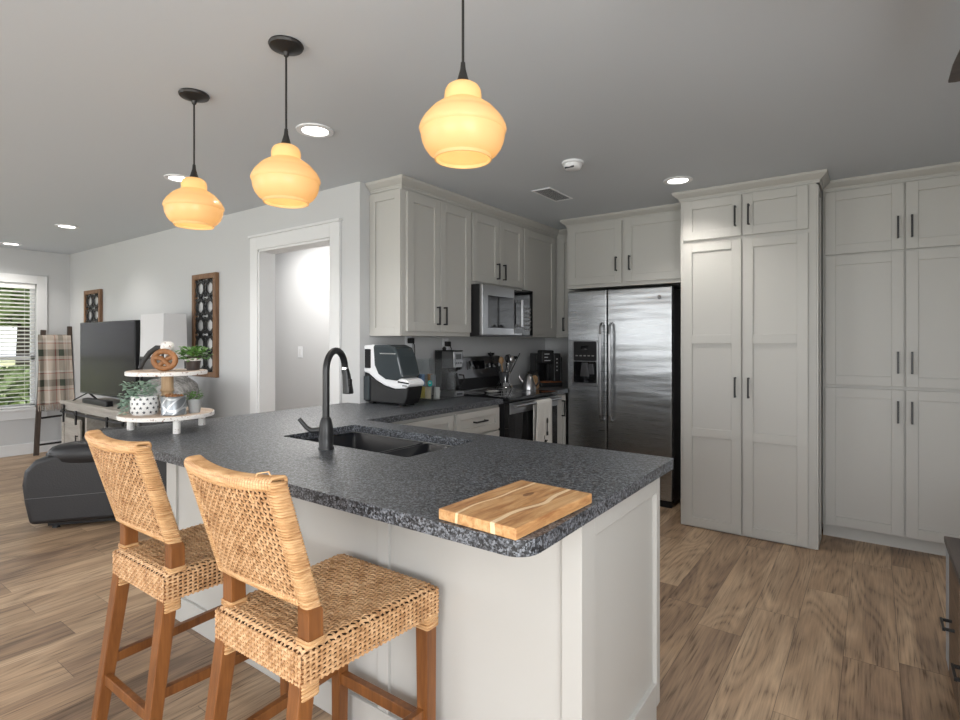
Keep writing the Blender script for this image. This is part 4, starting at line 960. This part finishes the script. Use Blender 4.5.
# starry pot with eucalyptus
x, y = at(-.062, .075)
c = None
c = empty('potted_eucalyptus', 'pale trailing eucalyptus in white star-patterned pot on lower tier', 'potted plant', (x, y, ZL))
pot = build('pot', MB().lathe([(.001, 0), (.049, 0), (.057, .012), (.059, .05), (.057, .085), (.053, .088), (.051, .08), (.001, .078)], n=36), 'pot_white', c, smooth=40)
mb = MB()
for row_ in range(4):
    for k in range(14):
        a = 2*PI*(k+.5*(row_ % 2))/14; z_ = .014+row_*.02; R2 = .0595+.0005; cx_, cy_ = R2*math.cos(a), R2*math.sin(a); tx_, ty_ = -math.sin(a), math.cos(a)
        pts = []
        for q in range(10):
            rr = .0085 if q % 2 == 0 else .0035; b_ = PI/2+2*PI*q/10; pts.append((cx_+tx_*rr*math.cos(b_), cy_+ty_*rr*math.cos(b_), z_+rr*math.sin(b_)))
        mb.add(pts+[(cx_, cy_, z_)], [(i, (i+1) % 10, 10) for i in range(10)])
build('star_pattern', mb, 'star', pot)
random.seed(5); mb = MB(); leaves(mb, 190, -.01, -.01, .082, .062, .065, .026); leaves(mb, 60, -.062, -.045, .04, .028, .06, .024); leaves(mb, 40, -.072, -.050, .0, .02, .05, .022)
build('foliage', mb, 'euca', c)
# galvanised tin
x, y = at(.078, .085)
c = empty('galvanised_tin', 'embossed galvanised tin with pebbles on the lower tier', 'tin', (x, y, ZL))
build('tin_body', MB().lathe([(.001, 0), (.052, 0), (.054, .004), (.052, .008), (.052, .080), (.054, .086), (.050, .086), (.048, .076), (.001, .074)], n=36), 'galv', c, smooth=40)
mb = MB()
for i in range(26):
    a = random.uniform(0, 2*PI); r_ = .036*random.random()**.5; mb.lathe([(.001, -.008), (.008, -.004), (.009, .002), (.001, .008)], (r_*math.cos(a), r_*math.sin(a), .084+random.uniform(0, .006)), 7)
build('pebbles', mb, 'pretzel', c, smooth=60)
x, y = at(.135, .01)
c = empty('potted_herb', 'tiny green plant in a grey pot behind the galvanised tin', 'potted plant', (x, y, ZL))
build('pot', MB().lathe([(.001, 0), (.024, 0), (.033, .066), (.030, .066), (.001, .058)], n=24), 'pot_grey', c, smooth=40)
mb = MB(); leaves(mb, 60, 0, 0, .062, .032, .03, .02); build('foliage', mb, 'leaf', c)
# upper tier: pretzel, plant, slanted black ring
x, y = at(.035, .085)
c = empty('wooden_pretzel', 'brown wooden pretzel ornament standing on the upper tier', 'ornament', (x, y, ZU), .6265-.05)
def ring(cx_, cz_, rx, rz_, n=26, a0=0, a1=2*PI, tilt=0):
    o_ = []
    for k in range(n):
        a = a0+(a1-a0)*k/(n if a1-a0 > 6.2 else n-1); X_ = rx*math.cos(a); Z_ = rz_*math.sin(a); o_.append((cx_+X_*math.cos(tilt)-Z_*math.sin(tilt), 0, cz_+X_*math.sin(tilt)+Z_*math.cos(tilt)))
    return o_
mb = MB(); mb.tube(ring(0, .053, .052, .040), .0125, 10, True)
mb.tube([(-.045, 0, .065), (-.01, -.004, .06), (.012, -.004, .04), (.035, 0, .018)], .0115, 8); mb.tube([(.045, 0, .07), (.012, .004, .058), (-.01, .004, .042), (-.032, 0, .018)], .0115, 8)
build('knot', mb, 'pretzel', c, smooth=70)
x, y = at(.105, -.035)
c = empty('potted_ivy', 'bright green leafy plant in dark pot on the upper tier', 'potted plant', (x, y, ZU))
build('pot', MB().lathe([(.001, 0), (.028, 0), (.036, .06), (.038, .066), (.034, .066), (.001, .058)], n=28), 'pot_dark', c, smooth=40)
build('pot_band', MB().lathe([(.0342, .045), (.0365, .045), (.0378, .058), (.0358, .058)], n=28), 'tray', c)
random.seed(9); mb = MB(); leaves(mb, 200, .0, .0, .06, .070, .055, .026, droop=.015); build('foliage', mb, 'leaf', c)
x, y = at(-.085, -.01)
c = empty('black_ring_ornament', 'black slanted horseshoe ornament leaning on the upper tier', 'ornament', (x, y, ZU), .6265)
mb = MB(); mb.tube([(-.052, 0, .010), (-.035, 0, .045), (-.005, 0, .085), (.028, 0, .108), (.052, .0, .108), (.062, 0, .085), (.062, 0, .04), (.062, 0, .011)], [.010, .012, .013, .013, .012, .011, .011, .010], 8)
build('arch', mb, 'panelblack', c, smooth=60)

# ------------------------------------------------------------------ living room
# recliner: local -y is its front, local +x its visible outer side
c = empty('recliner_chair', 'charcoal leather recliner beyond the peninsula, turned away from the kitchen', 'recliner', (-2.008, -3.215, 0), math.radians(-36.87))
def rprof(*p): return p
arm = [(-.47, .05), (-.50, .20), (-.515, .33), (-.50, .43), (-.44, .50), (-.33, .535), (.35, .545), (.44, .50), (.46, .3), (.44, .05)]
for sx_ in (-1, 1):
    x0, x1 = (.235, .425) if sx_ > 0 else (-.425, -.235)
    a_ = build('arm', MB().prism([(y_, z_) for y_, z_ in arm], 'x', x0, x1), 'leather', c, bevel=.03, bseg=4, smooth=50)
    # padded arm top
    mb = MB(); n1, n2 = 18, 14; xc = (x0+x1)/2; vs = []
    for i in range(n1+1):
        s_ = i/n1; yy = -.40+.75*s_; k_ = (max(0, 1-abs(2*s_-1)**4))**.5*.9+.1
        for j in range(n2):
            a = 2*PI*j/n2; vs.append((xc+(.112*k_)*math.copysign(abs(math.cos(a))**.7, math.cos(a)), yy, .525+.085*k_*math.copysign(abs(math.sin(a))**.7, math.sin(a))))
    fs = [(i*n2+j, i*n2+(j+1) % n2, (i+1)*n2+(j+1) % n2, (i+1)*n2+j) for i in range(n1) for j in range(n2)]+[tuple(range(n2)), tuple(n1*n2+j for j in range(n2))]
    mb.add(vs, fs); build('arm_pad', mb, 'leather', a_, smooth=180)
    if sx_ > 0: build('seam', MB().tube([(.4262, y_, .247+.012*math.sin(y_*2)) for y_ in (-.49, -.3, -.1, .1, .3, .43)], .0016, 5), 'ruby', a_)
build('seat_cushion', MB().box(-.232, .232, -.46, .22, .20, .46), 'leather', c, bevel=.05, bseg=4, smooth=60)
build('footrest', MB().box(-.232, .232, -.505, -.462, .08, .44), 'leather', c, bevel=.02, bseg=3, smooth=60)
mb = MB().prism([(.18, .35), (.16, .62), (.20, .90), (.27, .99), (.37, 1.0), (.45, .93), (.475, .7), (.46, .30), (.44, .10), (.3, .10)], 'x', -.39, .39)
build('backrest', mb, 'leather', c, bevel=.045, bseg=4, smooth=60)
build('base_frame', MB().box(-.36, .36, -.38, .40, .02, .10), 'black_plastic', c)
mb = MB()
for x in (-.33, .33):
    for y in (-.34, .36): mb.lathe([(.001, 0), (.025, 0), (.02, .03), (.001, .03)], (x, y, 0), 12)
build('feet', mb, 'black_plastic', c)
def fbl(u, v):   # over the back: up the front, over, down the back
    path = [(.15, .74), (.175, .92), (.255, 1.02), (.38, 1.03), (.475, .955), (.50, .80), (.51, .62), (.51, .50)]
    s_ = v*(len(path)-1); i = min(int(s_), len(path)-2); f_ = s_-i; y_ = path[i][0]*(1-f_)+path[i+1][0]*f_; z_ = path[i][1]*(1-f_)+path[i+1][1]*f_
    w_ = .012*math.sin(u*23+v*3)+.008*math.sin(u*41-v*6); x_ = -.20+.64*u
    dx = max(0, u-.86)/.14
    return (x_+.0*dx, y_+w_*.5, z_+w_*.6+.012-.16*dx*dx*(1 if .2 < v else .6))
mb = MB().grid(fbl, 40, 30)
o = build('throw_blanket', mb, 'gblanket', loc=(-2.008, -3.215, 0), rot=(0, 0, math.radians(-36.87)), smooth=180, solid=.014, sub=1)
tag(o, 'grey fluffy throw blanket draped over the recliner back', 'blanket')
# television console
c = empty('media_console', 'whitewashed farmhouse media console with black barn-door rail under the television', 'console', (-4.13, -3.0, 0)); CW = 1.75; CH = .71
mb = MB().box(.03, .10, .0, .40, 0, CH-.03); mb.box(CW-.10, CW-.03, 0, .40, 0, CH-.03); mb.box(.60, .64, .01, .39, .06, CH-.03); mb.box(1.11, 1.15, .01, .39, .06, CH-.03)
mb.box(.03, CW-.03, .0, .40, .04, .09); mb.box(.03, CW-.03, .385, .40, .04, CH-.03); mb.box(.03, CW-.03, 0, .02, CH-.09, CH-.03); mb.box(.64, 1.11, .01, .38, .38, .40)
build('cabinet_body', mb, 'console', c, bevel=.003)
build('top', MB().box(0, CW, -.02, .41, CH-.03, CH), 'console', c, bevel=.003)
mb = MB().box(.04, CW-.04, -.030, -.022, CH-.115, CH-.095)
build('rail', mb, 'black', c)
for x0 in (.06, 1.16):
    d_ = build('sliding_door', door_mesh(.50, CH-.26, (), .06), 'console', c, loc=(x0, -.003, .10), bevel=.002)
    mb = MB()
    for q in (.08, .42): mb.box(q-.012, q+.012, -.034, -.02, CH-.31, CH-.19); mb.tube([(q, -.034, CH-.195), (q, -.02, CH-.195)], .025, 16)
    build('roller', mb, 'black', d_)
    build('handle', MB().box(.45, .462, -.045, -.035, .16, .30).box(.45, .462, -.035, -.02, .165, .175).box(.45, .462, -.035, -.02, .285, .295), 'black', d_)
# television
c = empty('television', 'large black flat-screen television on the whitewashed console', 'television', (-3.42, -2.85, CH)); TW = .675
build('panel', MB().box(-TW, TW, 0, .045, .075, .825), 'black_plastic', c, bevel=.004)
build('screen', MB().box(-TW+.012, TW-.012, -.0015, .0, .095, .813), 'tvscreen', c)
for sx_ in (-1, 1):
    build('stand_foot', MB().bar((sx_*.5, .02, .085), (sx_*.56, -.10, .006), .02, .012).bar((sx_*.5, .02, .085), (sx_*.56, .11, .006), .02, .012), 'black_plastic', c, bevel=.002)
build('device_box', MB().box(-.12, .12, -.09, .03, 0, .035), 'black_plastic', c, bevel=.004) if False else None
o = build('soundbar', MB().box(-.30, .30, -.03, .03, 0, .05), 'black_plastic', loc=(-3.40, -2.93, CH+.0005), bevel=.008); tag(o, 'low black soundbar on the console below the television', 'soundbar')
# carved wall panels
def wall_panel(x0, x1, z0, z1, lab, rows):
    w_ = x1-x0; h_ = z1-z0; c = empty('wall_panel', lab, 'wall decor', ((x0+x1)/2, YD, z0), 0, 'carved lattice panels on the living room wall')
    f_ = .045 if w_ > .4 else .05; mb = MB()
    mb.box(-w_/2, -w_/2+f_, -.035, -.001, 0, h_); mb.box(w_/2-f_, w_/2, -.035, -.001, 0, h_); mb.box(-w_/2+f_, w_/2-f_, -.035, -.001, 0, f_); mb.box(-w_/2+f_, w_/2-f_, -.035, -.001, h_-f_, h_)
    build('frame', mb, 'framewood', c, bevel=.003)
    mb = MB(); iw = w_-2*f_; ih = h_-2*f_; cols_ = 2; cw = iw/cols_; ch = ih/rows
    for i in range(cols_):
        for j in range(rows):
            cx_ = -iw/2+cw*(i+.5); cz_ = f_+ch*(j+.5)
            pts = [(cx_+s1*cw*.5, cz_+s2*ch*.5) for s1, s2 in ((-1, -1), (-1, 1), (1, 1), (1, -1))]
            d_ = [(cx_, cz_+ch*.5), (cx_+cw*.40, cz_+ch*.18), (cx_+cw*.40, cz_-ch*.18), (cx_, cz_-ch*.5), (cx_-cw*.40, cz_-ch*.18), (cx_-cw*.40, cz_+ch*.18)]
            for k in range(6):
                a, b_ = d_[k], d_[(k+1) % 6]; mb.bar((a[0], -.018, a[1]), (b_[0], -.018, b_[1]), .026, .014, (0, 1, 0)) if False else mb.bar((a[0], -.018, a[1]), (b_[0], -.018, b_[1]), .021, .012, (0, 1, 0))
            for s1 in (-1, 1):
                mb.bar((cx_+s1*cw*.40, -.018, cz_), (cx_+s1*cw*.5, -.018, cz_), .02, .012, (0, 1, 0))
                for s2 in (-1, 1): mb.bar((cx_+s1*cw*.28, -.018, cz_+s2*ch*.27), (cx_+s1*cw*.5, -.018, cz_+s2*ch*.42), .018, .012, (0, 1, 0))
            mb.bar((cx_, -.018, cz_+ch*.5), (cx_, -.018, cz_+ch*.3), .02, .012, (0, 1, 0)); mb.bar((cx_, -.018, cz_-ch*.5), (cx_, -.018, cz_-ch*.3), .02, .012, (0, 1, 0))
    build('lattice', mb, 'panelblack', c)
    return c
wall_panel(-2.205, -1.795, 1.02, 1.935, 'larger brown-framed black lattice wall panel nearest the doorway', 5)
wall_panel(-4.763, -4.293, 1.02, 1.93, 'brown-framed black lattice wall panel partly behind the television', 5)
# floor lamp with square white shade
c = empty('floor_lamp', 'floor lamp with boxy white shade and black frame beside the television', 'floor lamp', (-2.30, -2.80, 0), 0)
hw = .19
mb = MB()
for i, j in ((-1, -1), (1, -1), (1, 1), (-1, 1)): pass
sh = MB(); a0 = (hw, .155)
def ringz(w_, d_, z_): return [(-w_, -d_, z_), (w_, -d_, z_), (w_, d_, z_), (-w_, d_, z_)]
vs = ringz(.225, .10, 1.19)+ringz(.215, .095, 1.575)+ringz(.22, .095, 1.19)+ringz(.21, .09, 1.575)
fs = [(i, (i+1) % 4, 4+(i+1) % 4, 4+i) for i in range(4)]+[(8+i, 8+(i+1) % 4, 12+(i+1) % 4, 12+i) for i in range(4)]+[(i, (i+1) % 4, 8+(i+1) % 4, 8+i) for i in range(4)]+[(4+i, 4+(i+1) % 4, 12+(i+1) % 4, 12+i) for i in range(4)]
sh.add(vs, fs); build('lamp_shade', sh, 'shade_white', c)
mb = MB()
for i, j in ((-1, -1), (1, -1), (1, 1), (-1, 1)): mb.bar((i*.20, j*.10, 0), (i*.20, j*.10, 1.20), .022, .022)
for z_ in (.02, .62, 1.19): mb.bar((-.2, -.1, z_), (.2, -.1, z_), .02, .02); mb.bar((-.2, .1, z_), (.2, .1, z_), .02, .02); mb.bar((-.2, -.1, z_), (-.2, .1, z_), .02, .02); mb.bar((.2, -.1, z_), (.2, .1, z_), .02, .02)
build('frame', mb, 'black', c, bevel=.002)
# blanket ladder
c = empty('blanket_ladder', 'dark wooden blanket ladder leaning in the corner by the window', 'ladder', (0, 0, 0))
Ll = (Vector((-5.12, -2.955, 0)), Vector((-5.255, -2.85, 1.47))); Lr = (Vector((-5.12, -2.64, 0)), Vector((-5.255, -2.585, 1.52)))
for a, b_ in (Ll, Lr): build('rail', MB().bar(a, b_, .05, .03, (1, 0, 0)), 'darkwood', c, bevel=.003)
for f_ in (.08, .29, .50, .70, .88):
    build('rung', MB().tube([Ll[0].lerp(Ll[1], f_), Lr[0].lerp(Lr[1], f_)], .012, 10), 'black', c, smooth=60)
p1 = Ll[0].lerp(Ll[1], .92); p2 = Lr[0].lerp(Lr[1], .92)
def fpl(u, v):
    L = .80; y_ = -2.90+.315*u; s_ = v*(L+.35); zt_ = 1.395; f0 = lambda z_: -5.12-.135*z_/1.5
    if s_ < .30: z_ = zt_-.30+s_; x_ = f0(z_)-.022
    elif s_ < .35: a = PI-PI*(s_-.30)/.05; z_ = zt_+.022*math.sin(a); x_ = f0(zt_)+.024*math.cos(a)
    else: z_ = zt_-(s_-.35); x_ = f0(z_)+.030
    q = max(0, (s_-.35)/L); x_ += .022*q**.5*(1+math.sin(u*17+1.0+.8*q)) if q > 0 else 0; return (x_, y_-.03*q*(1-u)*2*.8+.012*math.sin(u*14)*q, z_)
mb = MB().grid(fpl, 44, 40)
o = build('plaid_blanket', mb, 'plaid', smooth=180, solid=.008); tag(o, 'cream, green and red plaid blanket with fringe hanging on the ladder', 'blanket')
mb = MB(); random.seed(3)
for i in range(46):
    p = Vector(fpl((i+.5)/46, 1)); mb.tube([p, p+Vector((random.uniform(-.004, .01), random.uniform(-.008, .008), -.04)), p+Vector((random.uniform(-.006, .012), random.uniform(-.014, .014), -.075-.02*random.random()))], [.004, .0035, .002], 5)
build('fringe', mb, 'plaid', o)
# right-hand buffet
c = empty('buffet_cabinet', 'low brown buffet with grey wood top and black pulls at the right edge', 'buffet', (3.06, -2.12, 0))
build('body', MB().box(.012, .48, -1.6, -.012, .0, .505), 'walnut', c, bevel=.003)
build('top', MB().box(-.005, .50, -1.62, .0, .505, .53), 'greywood', c, bevel=.003)
M['bufgrey'] = mat('grey_side_panel', (.38, .41, .44), .5)
build('end_strip', MB().box(.0, .012, -.12, -.012, .03, .50), 'bufgrey', c, bevel=.001)
for a, b_, yc in ((-.42, -.13, -.27), (-.80, -.44, -.64), (-1.17, -.82, -1.0), (-1.55, -1.19, -1.37)):
    d_ = build('drawer', MB().box(.0, .0115, a, b_, .03, .49), 'walnut', c, bevel=.002); zc = .27
    build('handle', MB().box(-.035, -.027, yc-.05, yc+.05, zc-.006, zc+.006).box(-.028, .001, yc-.048, yc-.038, zc-.005, zc+.005).box(-.028, .001, yc+.038, yc+.048, zc-.005, zc+.005), 'black', d_, bevel=.001)
